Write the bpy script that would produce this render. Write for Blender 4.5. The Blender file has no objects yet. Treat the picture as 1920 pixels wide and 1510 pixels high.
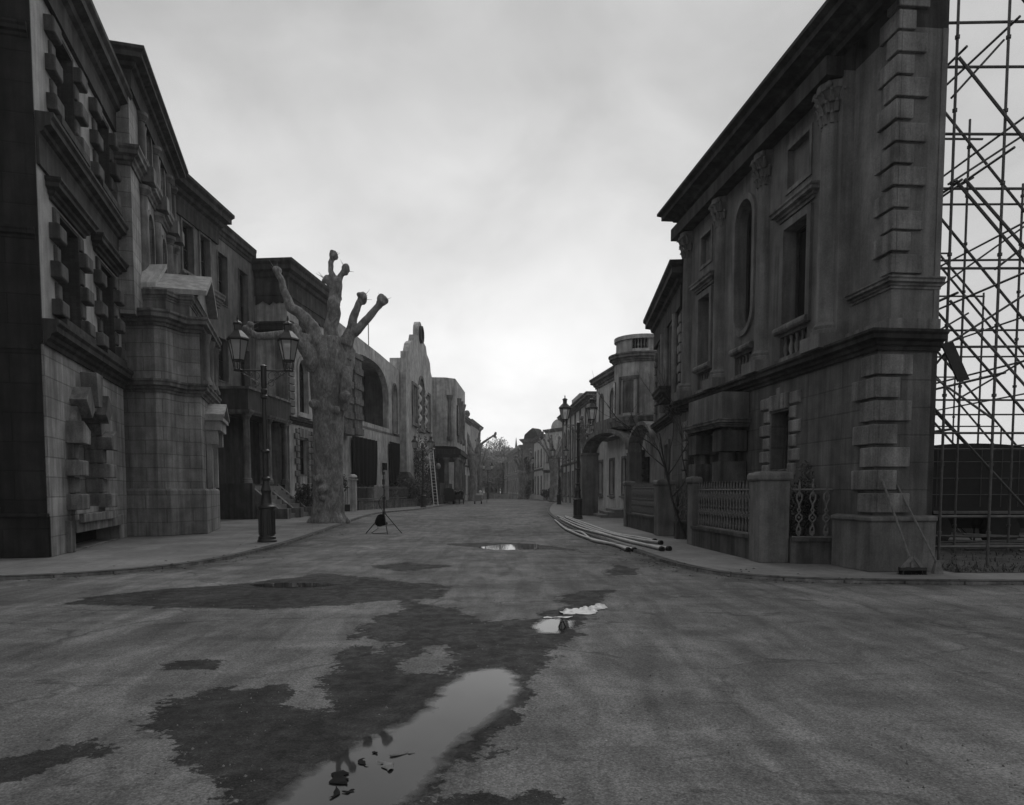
import bpy, bmesh, math, random
import numpy as np
from mathutils import Vector, Matrix, noise
random.seed(7)
S = bpy.context.scene
COL = S.collection
PI = math.pi

# ---------------------------------------------------------------- camera, sky, light
cam = bpy.data.objects.new('camera', bpy.data.cameras.new('camera'))
COL.objects.link(cam); S.camera = cam
cam.location = (0, 0, 1.4)
cam.rotation_euler = (math.radians(90 - 3.5), 0, 0)
cam.data.sensor_width = 36; cam.data.lens = 1350 / 1920 * 36
cam.data.shift_y = (1002.57 - 755) / 1920
cam.data.clip_start = 0.05; cam.data.clip_end = 3000

w = bpy.data.worlds.new('World'); S.world = w; w.use_nodes = True
nt = w.node_tree; N = nt.nodes; L = nt.links; N.clear()
SUN_EL, SUN_AZ = math.radians(52), math.radians(8)      # veiled sun ahead of the camera, a little right of the street
sky = N.new('ShaderNodeTexSky'); sky.sky_type = 'NISHITA'; sky.sun_disc = False
sky.sun_elevation = SUN_EL; sky.sun_rotation = SUN_AZ; sky.dust_density = 3
bw = N.new('ShaderNodeRGBToBW'); L.new(sky.outputs[0], bw.inputs[0])
tc = N.new('ShaderNodeTexCoord')
sep = N.new('ShaderNodeSeparateXYZ'); L.new(tc.outputs['Generated'], sep.inputs[0])
def wmath(op, a, b=None, clamp=False):
    m = N.new('ShaderNodeMath'); m.operation = op; m.use_clamp = clamp
    for i, v in enumerate((a, b)):
        if v is None: continue
        if isinstance(v, (int, float)): m.inputs[i].default_value = v
        else: L.new(v, m.inputs[i])
    return m.outputs[0]
def wnoise(sc, stretch, det, rough=.55, dist=0.):
    mp = N.new('ShaderNodeMapping'); mp.inputs['Scale'].default_value = stretch
    mp.inputs['Location'].default_value = (1.3, .4, 2.2)
    L.new(tc.outputs['Generated'], mp.inputs[0])
    n = N.new('ShaderNodeTexNoise'); n.inputs['Scale'].default_value = sc; n.inputs['Detail'].default_value = det
    n.inputs['Roughness'].default_value = rough; n.inputs['Distortion'].default_value = dist
    L.new(mp.outputs[0], n.inputs['Vector']); return n.outputs['Fac']
n1 = wnoise(1.7, (1, 1, 1.6), 4, .5, .3); n2 = wnoise(4.5, (1, 1, 1.5), 6, .55, .4)
cl = wmath('ADD', wmath('MULTIPLY', wmath('SUBTRACT', n1, .5), 1.3), wmath('MULTIPLY', wmath('SUBTRACT', n2, .5), .85))
# overcast sky: brightest low down over the end of the street, greyer overhead and behind
hz = wmath('SUBTRACT', 1.0, wmath('ABSOLUTE', sep.outputs['Z']))
front = wmath('MAXIMUM', sep.outputs['Y'], 0.0)
g1 = wmath('MULTIPLY', wmath('POWER', wmath('MAXIMUM', hz, 0.001), 2.2), wmath('ADD', wmath('MULTIPLY', wmath('POWER', wmath('MAXIMUM', front, 0.001), 4.0), .54), .03))
base = wmath('ADD', .50, g1)
lum = wmath('MULTIPLY', base, wmath('ADD', 1.0, wmath('MULTIPLY', cl, .72)))
lum = wmath('MULTIPLY', lum, 10.6)
mixed = wmath('ADD', wmath('MULTIPLY', lum, .96), wmath('MULTIPLY', bw.outputs[0], .03))
comb = N.new('ShaderNodeCombineColor')
for i in range(3): L.new(mixed, comb.inputs[i])
bg = N.new('ShaderNodeBackground'); bg.inputs['Strength'].default_value = 0.09
L.new(comb.outputs[0], bg.inputs['Color'])
wo = N.new('ShaderNodeOutputWorld'); L.new(bg.outputs[0], wo.inputs[0])

sun = bpy.data.objects.new('sun', bpy.data.lights.new('sun', 'SUN')); COL.objects.link(sun)
sun.data.energy = 0.9; sun.data.angle = math.radians(40); sun.data.color = (1, 1, 1)
sd = Vector((math.sin(SUN_AZ) * math.cos(SUN_EL), math.cos(SUN_AZ) * math.cos(SUN_EL), math.sin(SUN_EL)))
sun.rotation_euler = sd.to_track_quat('Z', 'Y').to_euler()
sun.location = (0, 40, 60)
S.view_settings.view_transform = 'Standard'; S.view_settings.look = 'None'
S.view_settings.exposure = 0.1; S.view_settings.gamma = 1.0
S.render.engine = 'CYCLES'

# ---------------------------------------------------------------- materials (a black-and-white photograph: everything grey)
def g3(v): return (v, v, v, 1)
class NT:
    def __init__(s, name):
        s.m = bpy.data.materials.new(name); s.m.use_nodes = True
        s.t = s.m.node_tree; s.N = s.t.nodes; s.L = s.t.links
        s.b = s.N['Principled BSDF']
    def n(s, kind, **kw):
        x = s.N.new('ShaderNode' + kind)
        for k, v in kw.items():
            if hasattr(x, k): setattr(x, k, v)
        return x
    def put(s, sock, v):
        if isinstance(v, (int, float, tuple)): sock.default_value = v
        else: s.L.new(v, sock)
    def math(s, op, a, b=None, c=None, clamp=False):
        m = s.n('Math', operation=op, use_clamp=clamp)
        for i, v in enumerate((a, b, c)):
            if v is not None: s.put(m.inputs[i], v)
        return m.outputs[0]
    def coord(s, kind='Object', scale=(1, 1, 1), rot=(0, 0, 0)):
        t = s.n('TexCoord'); mp = s.n('Mapping')
        mp.inputs['Scale'].default_value = scale; mp.inputs['Rotation'].default_value = rot
        s.L.new(t.outputs[kind], mp.inputs[0]); return mp.outputs[0]
    def noise(s, vec, scale, det=4, rough=.55, dist=0):
        x = s.n('TexNoise'); x.inputs['Scale'].default_value = scale; x.inputs['Detail'].default_value = det
        x.inputs['Roughness'].default_value = rough; x.inputs['Distortion'].default_value = dist
        s.L.new(vec, x.inputs['Vector']); return x.outputs['Fac']
    def mapr(s, v, a, b, c, d):
        x = s.n('MapRange'); s.put(x.inputs[0], v)
        for i, k in enumerate((a, b, c, d)): x.inputs[i + 1].default_value = k
        return x.outputs[0]
    def grey(s, v):
        c = s.n('CombineColor')
        for i in range(3): s.L.new(v, c.inputs[i])
        return c.outputs[0]
    def bump(s, h, strength, dist=.02):
        b = s.n('Bump'); b.inputs['Strength'].default_value = strength; b.inputs['Distance'].default_value = dist
        s.L.new(h, b.inputs['Height']); s.L.new(b.outputs[0], s.b.inputs['Normal'])
    def rough(s, r, spec=.3): s.put(s.b.inputs['Roughness'], r); s.b.inputs['Specular IOR Level'].default_value = spec

def stone(name, tone, bw_=0, bh=0, stain=.5, joint=.45, var=.22, rough=.88, bump=.5, fine=.14):
    k = NT(name); o = k.coord('Object')
    big = k.noise(o, .45, 3); mid = k.noise(o, 2.1, 5, .6); fin = k.noise(o, 34, 3, .6)
    st = k.noise(k.coord('Object', (2.6, 2.6, .22)), 1.6, 6, .62, .3)
    v = k.math('MULTIPLY', k.mapr(big, .34, .66, 1 - .42 * stain, 1 + .36 * stain), k.mapr(mid, .34, .66, 1 - .38 * stain, 1 + .34 * stain))
    v = k.math('MULTIPLY', v, k.mapr(st, .38, .64, 1 - .55 * stain, 1 + .38 * stain))
    v = k.math('MULTIPLY', v, k.mapr(fin, .3, .7, 1 - fine, 1 + fine))
    h = k.math('ADD', k.math('MULTIPLY', fin, .25), k.math('MULTIPLY', mid, .4))
    if bw_:
        br = k.n('TexBrick'); br.inputs['Scale'].default_value = 1
        uv = k.n('UVMap'); k.L.new(uv.outputs[0], br.inputs['Vector'])
        br.inputs['Brick Width'].default_value = bw_; br.inputs['Row Height'].default_value = bh
        br.inputs['Mortar Size'].default_value = min(.016, bh * .06); br.inputs['Mortar Smooth'].default_value = .3
        br.inputs['Color1'].default_value = g3(1 - var); br.inputs['Color2'].default_value = g3(1 + var)
        br.inputs['Mortar'].default_value = g3(1 - joint); br.inputs['Bias'].default_value = 0
        bb = k.n('RGBToBW'); k.L.new(br.outputs['Color'], bb.inputs[0])
        v = k.math('MULTIPLY', v, bb.outputs[0])
        h = k.math('SUBTRACT', h, k.math('MULTIPLY', br.outputs['Fac'], 1.2))
    k.L.new(k.grey(k.math('MULTIPLY', v, tone)), k.b.inputs['Base Color'])
    k.rough(rough, .2); k.bump(h, bump, .02)
    return k.m
def plain(name, tone, rough=.6, spec=.4, metal=0, var=.25, sc=6, bump=.15):
    k = NT(name); o = k.coord('Object'); f = k.noise(o, sc, 4); f2 = k.noise(o, sc * 7, 3)
    v = k.math('MULTIPLY', k.mapr(f, .3, .7, 1 - var, 1 + var), k.mapr(f2, .3, .7, 1 - var * .5, 1 + var * .5))
    k.L.new(k.grey(k.math('MULTIPLY', v, tone)), k.b.inputs['Base Color'])
    k.rough(rough, spec); k.b.inputs['Metallic'].default_value = metal; k.bump(f2, bump, .01)
    return k.m
MT = {}
MT['ashlar'] = stone('ashlar stone', 0.27, 1.1, .42, .6, .35, .13)
MT['ashlar_r'] = stone('dark ashlar stone', 0.1, 1.25, .47, .6, .25, .06)
MT['block'] = stone('rusticated stone', 0.17, 0, 0, .75, fine=.22)
MT['block_dk'] = stone('weathered stone', 0.085, 0, 0, .8, fine=.22)
MT['trim'] = stone('moulded stone', 0.15, 0, 0, .8)
MT['trim_dk'] = stone('dark moulded stone', 0.04, 0, 0, .9)  # darker tone of moulded stone for cornices and string courses
MT['render'] = stone('pale render', 0.33, 0, 0, .45)
MT['render_r'] = stone('grey stucco', 0.135, 0, 0, .55)
MT['render_d'] = stone('dark stucco', 0.065, 0, 0, .75)
MT['stucco_far'] = stone('weathered stucco', 0.37, 0, 0, .6)
MT['sidewall'] = stone('dark end masonry', 0.02, 1.3, .6, .7, .35, .15)
MT['upper'] = stone('shaded reveal lining', .05, .24, .08, .6, .3, .2)
MT['brick'] = stone('brick', 0.14, .24, .085, .6, .35, .25)
MT['slate'] = stone('slate', .06, .3, .2, .5, .3, .15)
MT['stucco_pale'] = stone('pale weathered stucco', 0.5, 0, 0, .35)
MT['white'] = stone('whitewashed render', 0.5, 0, 0, .4)
MT['iron'] = plain('black painted iron', .018, .45, .5, var=.3)
MT['rail'] = plain('rusty grey iron', 0.12, .6, .4, var=.35, sc=20)
MT['tube'] = plain('galvanised tube', .10, .55, .5, .35, var=.3, sc=9)
MT['tube_dk'] = plain('dull scaffold tube', 0.08, .6, .4, .3, var=.3, sc=9)
MT['cloth'] = plain('black cloth', .008, .95, .1)
MT['dark'] = plain('near black and interior shade', .012, .9, .1)  # colour stands in for unlit interiors; black parts share it
MT['wood'] = plain('grey weathered wood', 0.14, .8, .2, var=.3, sc=14)
MT['wood_dk'] = plain('dark wood', .03, .7, .3, var=.3)
MT['plastic'] = plain('pale plastic hose', 0.27, .45, .4, var=.25, sc=3)
MT['rubber'] = plain('black rubber', .015, .7, .3)
MT['white_p'] = plain('white paint', .55, .5, .4, var=.12)
MT['grey_p'] = plain('grey paint', .2, .5, .4, var=.15)
MT['kerb'] = stone('kerb stone', .17, .9, 5, .7, .6, .15)
MT['board'] = stone('window board', .13, 0, 0, .7)
def glass_pane(name, tone, rough):
    k = NT(name); o = k.coord('Object'); f = k.noise(o, 3, 3)
    k.L.new(k.grey(k.mapr(f, .3, .7, tone * .6, tone * 1.4)), k.b.inputs['Base Color'])
    k.rough(k.mapr(f, .3, .7, rough, rough + .2), .35); return k.m
MT['pane'] = glass_pane('dusty window glass', .012, .08)  # near-black tone also stands for the unlit openings behind
MT['pane_g'] = glass_pane('grey window glass', .05, .3)
def lamp_glass():
    k = NT('frosted lamp glass'); k.b.inputs['Base Color'].default_value = g3(.5); k.rough(.35, .4)
    k.b.inputs['Transmission Weight'].default_value = .6; return k.m
MT['lglass'] = lamp_glass()
def bark():
    k = NT('plane tree bark'); o = k.coord('Object', (1, 1, .45))
    a = k.noise(o, 4.2, 5, .6, .8); b = k.noise(o, 16, 5, .65); c = k.noise(k.coord('Object'), 50, 3)
    v = k.math('MULTIPLY', k.mapr(a, .38, .62, .68, 1.3), k.mapr(b, .36, .64, .72, 1.3))
    v = k.math('MULTIPLY', v, k.mapr(c, .3, .7, .8, 1.2))
    k.L.new(k.grey(k.math('MULTIPLY', v, .2)), k.b.inputs['Base Color'])
    k.rough(.9, .2); k.bump(k.math('ADD', b, k.math('MULTIPLY', a, .8)), .6, .04); return k.m
MT['bark'] = bark()
def leaf(name, t):
    k = NT(name); o = k.coord('Object'); a = k.noise(o, 1.2, 3); b = k.noise(o, 14, 2)
    k.L.new(k.grey(k.math('MULTIPLY', k.math('MULTIPLY', k.mapr(a, .35, .65, .55, 1.5), k.mapr(b, .3, .7, .7, 1.3)), t)), k.b.inputs['Base Color'])
    k.rough(.6, .25); return k.m
MT['leaf'] = leaf('dark leaves', .045); MT['leaf_l'] = leaf('grey green leaves', .2)

def road_mat():
    k = NT('worn asphalt'); o = k.coord('Object')
    dwet = k.n('Attribute'); dwet.attribute_name = 'wet'
    big = k.noise(o, .22, 4, .55, .6); mid = k.noise(o, 1.3, 6, .65, .5); fin = k.noise(o, 60, 3, .7)
    grit = k.n('TexVoronoi'); grit.inputs['Scale'].default_value = 75; k.L.new(o, grit.inputs['Vector'])
    trk = k.noise(k.coord('Object', (.9, .16, 1), (0, 0, .12)), 3.2, 5, .6, .9)
    crs = k.noise(k.coord('Object', (.14, 1.1, 1), (0, 0, -.2)), 2.2, 5, .6, .6)
    v = k.math('MULTIPLY', k.mapr(big, .34, .66, .74, 1.26), k.mapr(mid, .34, .66, .72, 1.3))
    v = k.math('MULTIPLY', v, k.mapr(trk, .38, .62, .78, 1.2))
    v = k.math('MULTIPLY', v, k.mapr(crs, .38, .62, .9, 1.08))
    v = k.math('MULTIPLY', v, k.mapr(fin, .34, .66, .6, 1.45))
    v = k.math('MULTIPLY', v, k.mapr(grit.outputs['Distance'], 0, .6, 1.25, .8))
    # dark cracks and smears
    cr = k.n('TexVoronoi', feature='DISTANCE_TO_EDGE'); cr.inputs['Scale'].default_value = .42
    wv = k.n('Mixture') if False else None
    nz = k.n('TexNoise'); nz.inputs['Scale'].default_value = 1.6; nz.inputs['Detail'].default_value = 5; k.L.new(o, nz.inputs['Vector'])
    add = k.n('VectorMath', operation='ADD'); sc = k.n('VectorMath', operation='SCALE'); sc.inputs['Scale'].default_value = .9
    k.L.new(nz.outputs['Color'], sc.inputs[0]); k.L.new(o, add.inputs[0]); k.L.new(sc.outputs[0], add.inputs[1]); k.L.new(add.outputs[0], cr.inputs['Vector'])
    crack = k.math('MULTIPLY', k.mapr(cr.outputs['Distance'], .0, .02, 1, 0), k.mapr(mid, .44, .54, 0, 1))
    smear = k.mapr(k.noise(k.coord('Object', (.5, 1.6, 1), (0, 0, .3)), 1.1, 7, .7, 1.0), .60, .68, 0, .45)
    v = k.math('MULTIPLY', v, k.math('SUBTRACT', 1, k.math('MULTIPLY', crack, .42)))
    v = k.math('MULTIPLY', v, k.math('SUBTRACT', 1, smear))
    ga = k.n('Attribute'); ga.attribute_name = 'gutter'
    gd = k.math('ADD', ga.outputs['Fac'], k.math('MULTIPLY', k.math('SUBTRACT', mid, .5), 1.1))
    gm = k.n('MapRange'); k.put(gm.inputs[0], gd); gm.inputs[1].default_value = -.1; gm.inputs[2].default_value = .75; gm.inputs[3].default_value = .55; gm.inputs[4].default_value = 1
    v = k.math('MULTIPLY', v, gm.outputs[0])
    pb = k.n('TexVoronoi'); pb.inputs['Scale'].default_value = 9; pb.inputs['Randomness'].default_value = 1; k.L.new(o, pb.inputs['Vector'])
    peb = k.mapr(pb.outputs['Distance'], .05, .09, 1, 0); ps = k.n('SeparateColor'); k.L.new(pb.outputs['Color'], ps.inputs[0])
    v = k.math('MULTIPLY', v, k.math('ADD', 1, k.math('MULTIPLY', peb, k.mapr(ps.outputs[0], 0, 1, -.6, .7))))
    e1 = k.noise(o, 2.6, 8, .72); e2 = k.noise(o, 16, 4, .7)
    d = k.math('ADD', dwet.outputs['Fac'], k.math('ADD', k.math('MULTIPLY', k.math('SUBTRACT', e1, .5), .95), k.math('MULTIPLY', k.math('SUBTRACT', e2, .5), .3)))
    wet = k.mapr(d, -.012, .012, 1, 0); wet.node.clamp = True
    gravel = k.noise(o, 95, 3, .7); gv2 = k.noise(o, 7, 5, .65)
    dark = k.math('MULTIPLY', k.mapr(gravel, .38, .66, .14, .32), k.mapr(gv2, .3, .7, .75, 1.25))
    v = k.math('MULTIPLY', v, k.math('ADD', k.math('SUBTRACT', 1, wet), k.math('MULTIPLY', wet, dark)))
    k.L.new(k.grey(k.math('MULTIPLY', v, .135)), k.b.inputs['Base Color'])
    k.rough(k.math('SUBTRACT', .9, k.math('MULTIPLY', wet, k.mapr(gv2, .4, .6, .05, .22))), .12)
    h = k.math('ADD', k.math('MULTIPLY', fin, .25), k.math('MULTIPLY', mid, .5))
    h = k.math('ADD', h, k.math('MULTIPLY', k.math('MULTIPLY', gravel, wet), .5))
    h = k.math('SUBTRACT', h, k.math('MULTIPLY', crack, .8))
    k.bump(h, .55, .012); return k.m
MT['road'] = road_mat()
def puddle_mat():
    k = NT('puddle water'); o = k.coord('Object')
    d = k.n('Attribute'); d.attribute_name = 'edge'
    e = k.noise(o, 9, 5, .6); s = k.math('ADD', d.outputs['Fac'], k.math('MULTIPLY', k.math('SUBTRACT', e, .5), .22))
    a = k.mapr(s, -.06, .035, 1, 0)
    f = k.noise(o, 2, 3)
    k.L.new(k.grey(k.mapr(f, .3, .7, .02, .035)), k.b.inputs['Base Color'])
    k.rough(.03, .5); k.b.inputs['IOR'].default_value = 1.33
    k.L.new(a, k.b.inputs['Alpha']); return k.m
MT['puddle'] = puddle_mat()
def pave_mat():
    k = NT('paving slabs'); o = k.coord('Object')
    br = k.n('TexBrick'); br.inputs['Scale'].default_value = 1; k.L.new(k.coord('Object', (1, 1, 1), (0, 0, 1.3)), br.inputs['Vector'])
    br.inputs['Brick Width'].default_value = .9; br.inputs['Row Height'].default_value = .6; br.inputs['Mortar Size'].default_value = .008
    br.inputs['Color1'].default_value = g3(.9); br.inputs['Color2'].default_value = g3(1.1); br.inputs['Mortar'].default_value = g3(.78)
    bb = k.n('RGBToBW'); k.L.new(br.outputs[0], bb.inputs[0])
    a = k.noise(o, .6, 5, .6, .5); b = k.noise(o, 5, 6, .65); c = k.noise(o, 55, 3)
    v = k.math('MULTIPLY', bb.outputs[0], k.mapr(a, .3, .7, .72, 1.25)); v = k.math('MULTIPLY', v, k.mapr(b, .3, .7, .8, 1.18))
    v = k.math('MULTIPLY', v, k.mapr(c, .3, .7, .8, 1.2))
    k.L.new(k.grey(k.math('MULTIPLY', v, .16)), k.b.inputs['Base Color']); k.rough(.85, .25)
    k.bump(k.math('ADD', k.math('MULTIPLY', c, .3), k.math('MULTIPLY', br.outputs['Fac'], -.5)), .4, .01); return k.m
MT['pave'] = pave_mat()
MT['soil'] = stone('rough soil', .05, 0, 0, .9)
def bag_mat():
    k = NT('crumpled clear plastic sheet'); k.b.inputs['Base Color'].default_value = g3(.5); k.rough(.4, .5); return k.m
MT['bag'] = bag_mat()

# ---------------------------------------------------------------- mesh helpers
SPLIT = {'quoins', 'jamb_blocks', 'panel_moulding', 'recessed_panel', 'balustrade_rail', 'balusters', 'rustication', 'surround', 'pilasters', 'niche_moulding', 'wheel', 'wheels', 'hoops', 'string_course', 'side_bands', 'door_hood', 'porch_moulding'}
class M:
    def __init__(s): s.v = []; s.f = []; s.uv = {}
    def add(s, vs, fs, uvs=None):
        o = len(s.v); s.v += [tuple(p) for p in vs]
        for i, f in enumerate(fs):
            if uvs: s.uv[len(s.f)] = uvs[i]
            s.f.append(tuple(o + j for j in f))
        return s
    def box(s, x0, x1, y0, y1, z0, z1):
        return s.add([(x0, y0, z0), (x1, y0, z0), (x1, y1, z0), (x0, y1, z0), (x0, y0, z1), (x1, y0, z1), (x1, y1, z1), (x0, y1, z1)],
                     [(0, 3, 2, 1), (4, 5, 6, 7), (0, 1, 5, 4), (1, 2, 6, 5), (2, 3, 7, 6), (3, 0, 4, 7)])
    def cbox(s, x0, x1, y0, y1, z0, z1, c=.02):      # box whose outer (-y) face is chamfered
        return s.add([(x0, y0 + c, z0), (x1, y0 + c, z0), (x1, y1, z0), (x0, y1, z0), (x0, y0 + c, z1), (x1, y0 + c, z1), (x1, y1, z1), (x0, y1, z1),
                      (x0 + c, y0, z0 + c), (x1 - c, y0, z0 + c), (x1 - c, y0, z1 - c), (x0 + c, y0, z1 - c)],
                     [(0, 3, 2, 1), (4, 5, 6, 7), (1, 2, 6, 5), (2, 3, 7, 6), (3, 0, 4, 7), (8, 9, 10, 11), (0, 1, 9, 8), (1, 5, 10, 9), (5, 4, 11, 10), (4, 0, 8, 11)])
    def obox(s, c, ax, ay, az):                       # oriented box, half vectors
        c = Vector(c); ax = Vector(ax); ay = Vector(ay); az = Vector(az)
        vs = [c + a * ax + b * ay + d * az for d in (-1, 1) for a, b in ((-1, -1), (1, -1), (1, 1), (-1, 1))]
        return s.add(vs, [(0, 3, 2, 1), (4, 5, 6, 7), (0, 1, 5, 4), (1, 2, 6, 5), (2, 3, 7, 6), (3, 0, 4, 7)])
    def lathe(s, prof, cx=0, cy=0, n=16, a0=0):
        o = []; 
        for r, z in prof:
            for i in range(n):
                a = a0 + 2 * PI * i / n; o.append((cx + r * math.cos(a), cy + r * math.sin(a), z))
        fs = [(j * n + i, j * n + (i + 1) % n, (j + 1) * n + (i + 1) % n, (j + 1) * n + i) for j in range(len(prof) - 1) for i in range(n)]
        fs += [tuple(range(n - 1, -1, -1)), tuple((len(prof) - 1) * n + i for i in range(n))]
        return s.add(o, fs)
    def tube(s, pts, rad, n=8, wob=0, seed=0, cap=True):
        pts = [Vector(p) for p in pts]
        if not hasattr(rad, '__len__'): rad = [rad] * len(pts)
        o = []; up = Vector((0, 0, 1)); prev = None
        for i, p in enumerate(pts):
            d = (pts[min(i + 1, len(pts) - 1)] - pts[max(i - 1, 0)]).normalized()
            if prev is None:
                a = d.cross(up if abs(d.z) < .9 else Vector((1, 0, 0))).normalized()
            else:
                a = (prev - d * prev.dot(d)).normalized()
            prev = a; b = d.cross(a)
            for k in range(n):
                t = 2 * PI * k / n; r = rad[i]
                if wob:
                    q = p + (a * math.cos(t) + b * math.sin(t)) * r
                    r *= 1 + wob * noise.noise(q * 1.7 + Vector((seed, 0, 0)))
                o.append(p + (a * math.cos(t) + b * math.sin(t)) * r)
        m = len(pts)
        fs = [(j * n + i, j * n + (i + 1) % n, (j + 1) * n + (i + 1) % n, (j + 1) * n + i) for j in range(m - 1) for i in range(n)]
        if cap: fs += [tuple(range(n - 1, -1, -1)), tuple((m - 1) * n + i for i in range(n))]
        return s.add(o, fs)
    def ball(s, c, r, sx=1, sy=1, sz=1, n=10, m=7, wob=0):
        c = Vector(c); vs = []; 
        for j in range(m + 1):
            th = PI * j / m
            for i in range(n):
                a = 2 * PI * i / n; q = Vector((math.sin(th) * math.cos(a), math.sin(th) * math.sin(a), math.cos(th)))
                k = 1 + (wob * noise.noise((c + q * r) * 3) if wob else 0)
                vs.append(c + Vector((q.x * sx, q.y * sy, q.z * sz)) * r * k)
        fs = [(j * n + i, (j + 1) * n + i, (j + 1) * n + (i + 1) % n, j * n + (i + 1) % n) for j in range(m) for i in range(n)]
        return s.add(vs, fs)
    def sweep(s, path, prof, closed=False):           # outward = right of travel; prof = closed polygon of (out, z)
        P = [Vector(p).to_2d() for p in path]; n = len(P); np_ = len(prof); vs = []; ss = [0]
        for i in range(1, n): ss.append(ss[-1] + (P[i] - P[i - 1]).length)
        for i in range(n):
            if closed: a = (P[i] - P[i - 1]).normalized(); b = (P[(i + 1) % n] - P[i]).normalized()
            else:
                a = (P[i] - P[i - 1]).normalized() if i else None; b = (P[i + 1] - P[i]).normalized() if i < n - 1 else None
                a = a or b; b = b or a
            na = Vector((a.y, -a.x)); nb = Vector((b.y, -b.x)); mi = (na + nb)
            mi = mi / max(.25, mi.dot(na)) if mi.length > 1e-4 else na
            for o_, z in prof: vs.append((P[i].x + mi.x * o_, P[i].y + mi.y * o_, z))
        fs = []; uvs = []
        pl = [0]
        for k in range(np_): pl.append(pl[-1] + math.dist(prof[k], prof[(k + 1) % np_]))
        for i in range(n if closed else n - 1):
            j = (i + 1) % n
            for k in range(np_):
                k2 = (k + 1) % np_
                fs.append((i * np_ + k, j * np_ + k, j * np_ + k2, i * np_ + k2))
                s1 = ss[j] if j else ss[i] + 1
                uvs.append([(ss[i], prof[k][1]), (s1, prof[k][1]), (s1, prof[k2][1]), (ss[i], prof[k2][1])])
        if not closed:
            fs += [tuple(range(np_ - 1, -1, -1)), tuple((n - 1) * np_ + k for k in range(np_))]; uvs += [None, None]
        return s.add(vs, fs, uvs)
    def plate(s, outer, holes, y0, y1):               # flat (x,z) outline with holes, between planes y0 (front) and y1
        bm = bmesh.new(); loops = []
        for lp in [outer] + holes:
            vv = [bm.verts.new((x, 0, z)) for x, z in lp]; loops.append(vv)
            for i in range(len(vv)): bm.edges.new((vv[i], vv[(i + 1) % len(vv)]))
        bmesh.ops.triangle_fill(bm, edges=bm.edges[:], use_beauty=True)
        bm.verts.index_update()
        co = [v.co.copy() for v in bm.verts]; tri = [[v.index for v in f.verts] for f in bm.faces]
        idx = [[v.index for v in lp] for lp in loops]; bm.free(); n = len(co)
        vs = [(c.x, y0, c.z) for c in co] + [(c.x, y1, c.z) for c in co]
        fs = [tuple(t) for t in tri] + [tuple(n + i for i in reversed(t)) for t in tri]
        for lp in idx:
            for i in range(len(lp)): a, b = lp[i], lp[(i + 1) % len(lp)]; fs.append((a, b, n + b, n + a))
        return s.add(vs, fs)
    def obj(s, name, mat, parent=None, smooth=None, mats=None):
        if name in SPLIT and parent is not None:
            gs = s.clusters(.14)
            if 1 < len(gs) <= 16:
                for g_ in gs: out = g_.obj_(name, mat, parent, smooth)
                return out
        return s.obj_(name, mat, parent, smooth)
    def clusters(s, gap):
        n = len(s.v); par = list(range(n))
        def fd(a):
            while par[a] != a: par[a] = par[par[a]]; a = par[a]
            return a
        for f in s.f:
            for q in f[1:]: par[fd(q)] = fd(f[0])
        bb = {}
        for i, p in enumerate(s.v):
            k = fd(i); b = bb.setdefault(k, [list(p), list(p)])
            for c in range(3): b[0][c] = min(b[0][c], p[c]); b[1][c] = max(b[1][c], p[c])
        ks = list(bb); lab = {k: k for k in ks}
        def fl(a):
            while lab[a] != a: a = lab[a]
            return a
        for i, a in enumerate(ks):
            for b in ks[:i]:
                if all(bb[a][0][c] - gap < bb[b][1][c] and bb[b][0][c] - gap < bb[a][1][c] for c in range(3)): lab[fl(a)] = fl(b)
        out = {}
        for fi, f in enumerate(s.f):
            g_ = out.setdefault(fl(fd(f[0])), (M(), {})); m_, mp_ = g_
            for q in f:
                if q not in mp_: mp_[q] = len(m_.v); m_.v.append(s.v[q])
            if fi in s.uv: m_.uv[len(m_.f)] = s.uv[fi]
            m_.f.append(tuple(mp_[q] for q in f))
        return [g_[0] for g_ in out.values()]
    def obj_(s, name, mat, parent=None, smooth=None, mats=None):
        me = bpy.data.meshes.new(name); me.from_pydata(s.v, [], s.f)
        uvl = me.uv_layers.new(name='UVMap')
        for p in me.polygons:
            u = s.uv.get(p.index); n = p.normal
            for q, li in enumerate(p.loop_indices):
                co = me.vertices[me.loops[li].vertex_index].co
                if u: uvl.data[li].uv = u[q]
                elif abs(n.z) > .7: uvl.data[li].uv = (co.x, co.y)
                else: uvl.data[li].uv = (co.x - co.y, co.z)
        bm = bmesh.new(); bm.from_mesh(me); bmesh.ops.recalc_face_normals(bm, faces=bm.faces[:]); bm.to_mesh(me); bm.free()
        me.materials.append(MT[mat] if isinstance(mat, str) else mat)
        if smooth is not None:
            for p in me.polygons: p.use_smooth = True
            me.set_sharp_from_angle(angle=math.radians(smooth))
        o = bpy.data.objects.new(name, me); COL.objects.link(o)
        if parent: o.parent = parent
        if name in ('quoins', 'jamb_blocks', 'rusticated_arch', 'surround', 'arch_sill', 'pillar', 'plinth', 'stair_cheek', 'sill'):
            bv = o.modifiers.new('worn edges', 'BEVEL'); bv.width = .014; bv.segments = 2; bv.limit_method = 'ANGLE'
        return o

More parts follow.
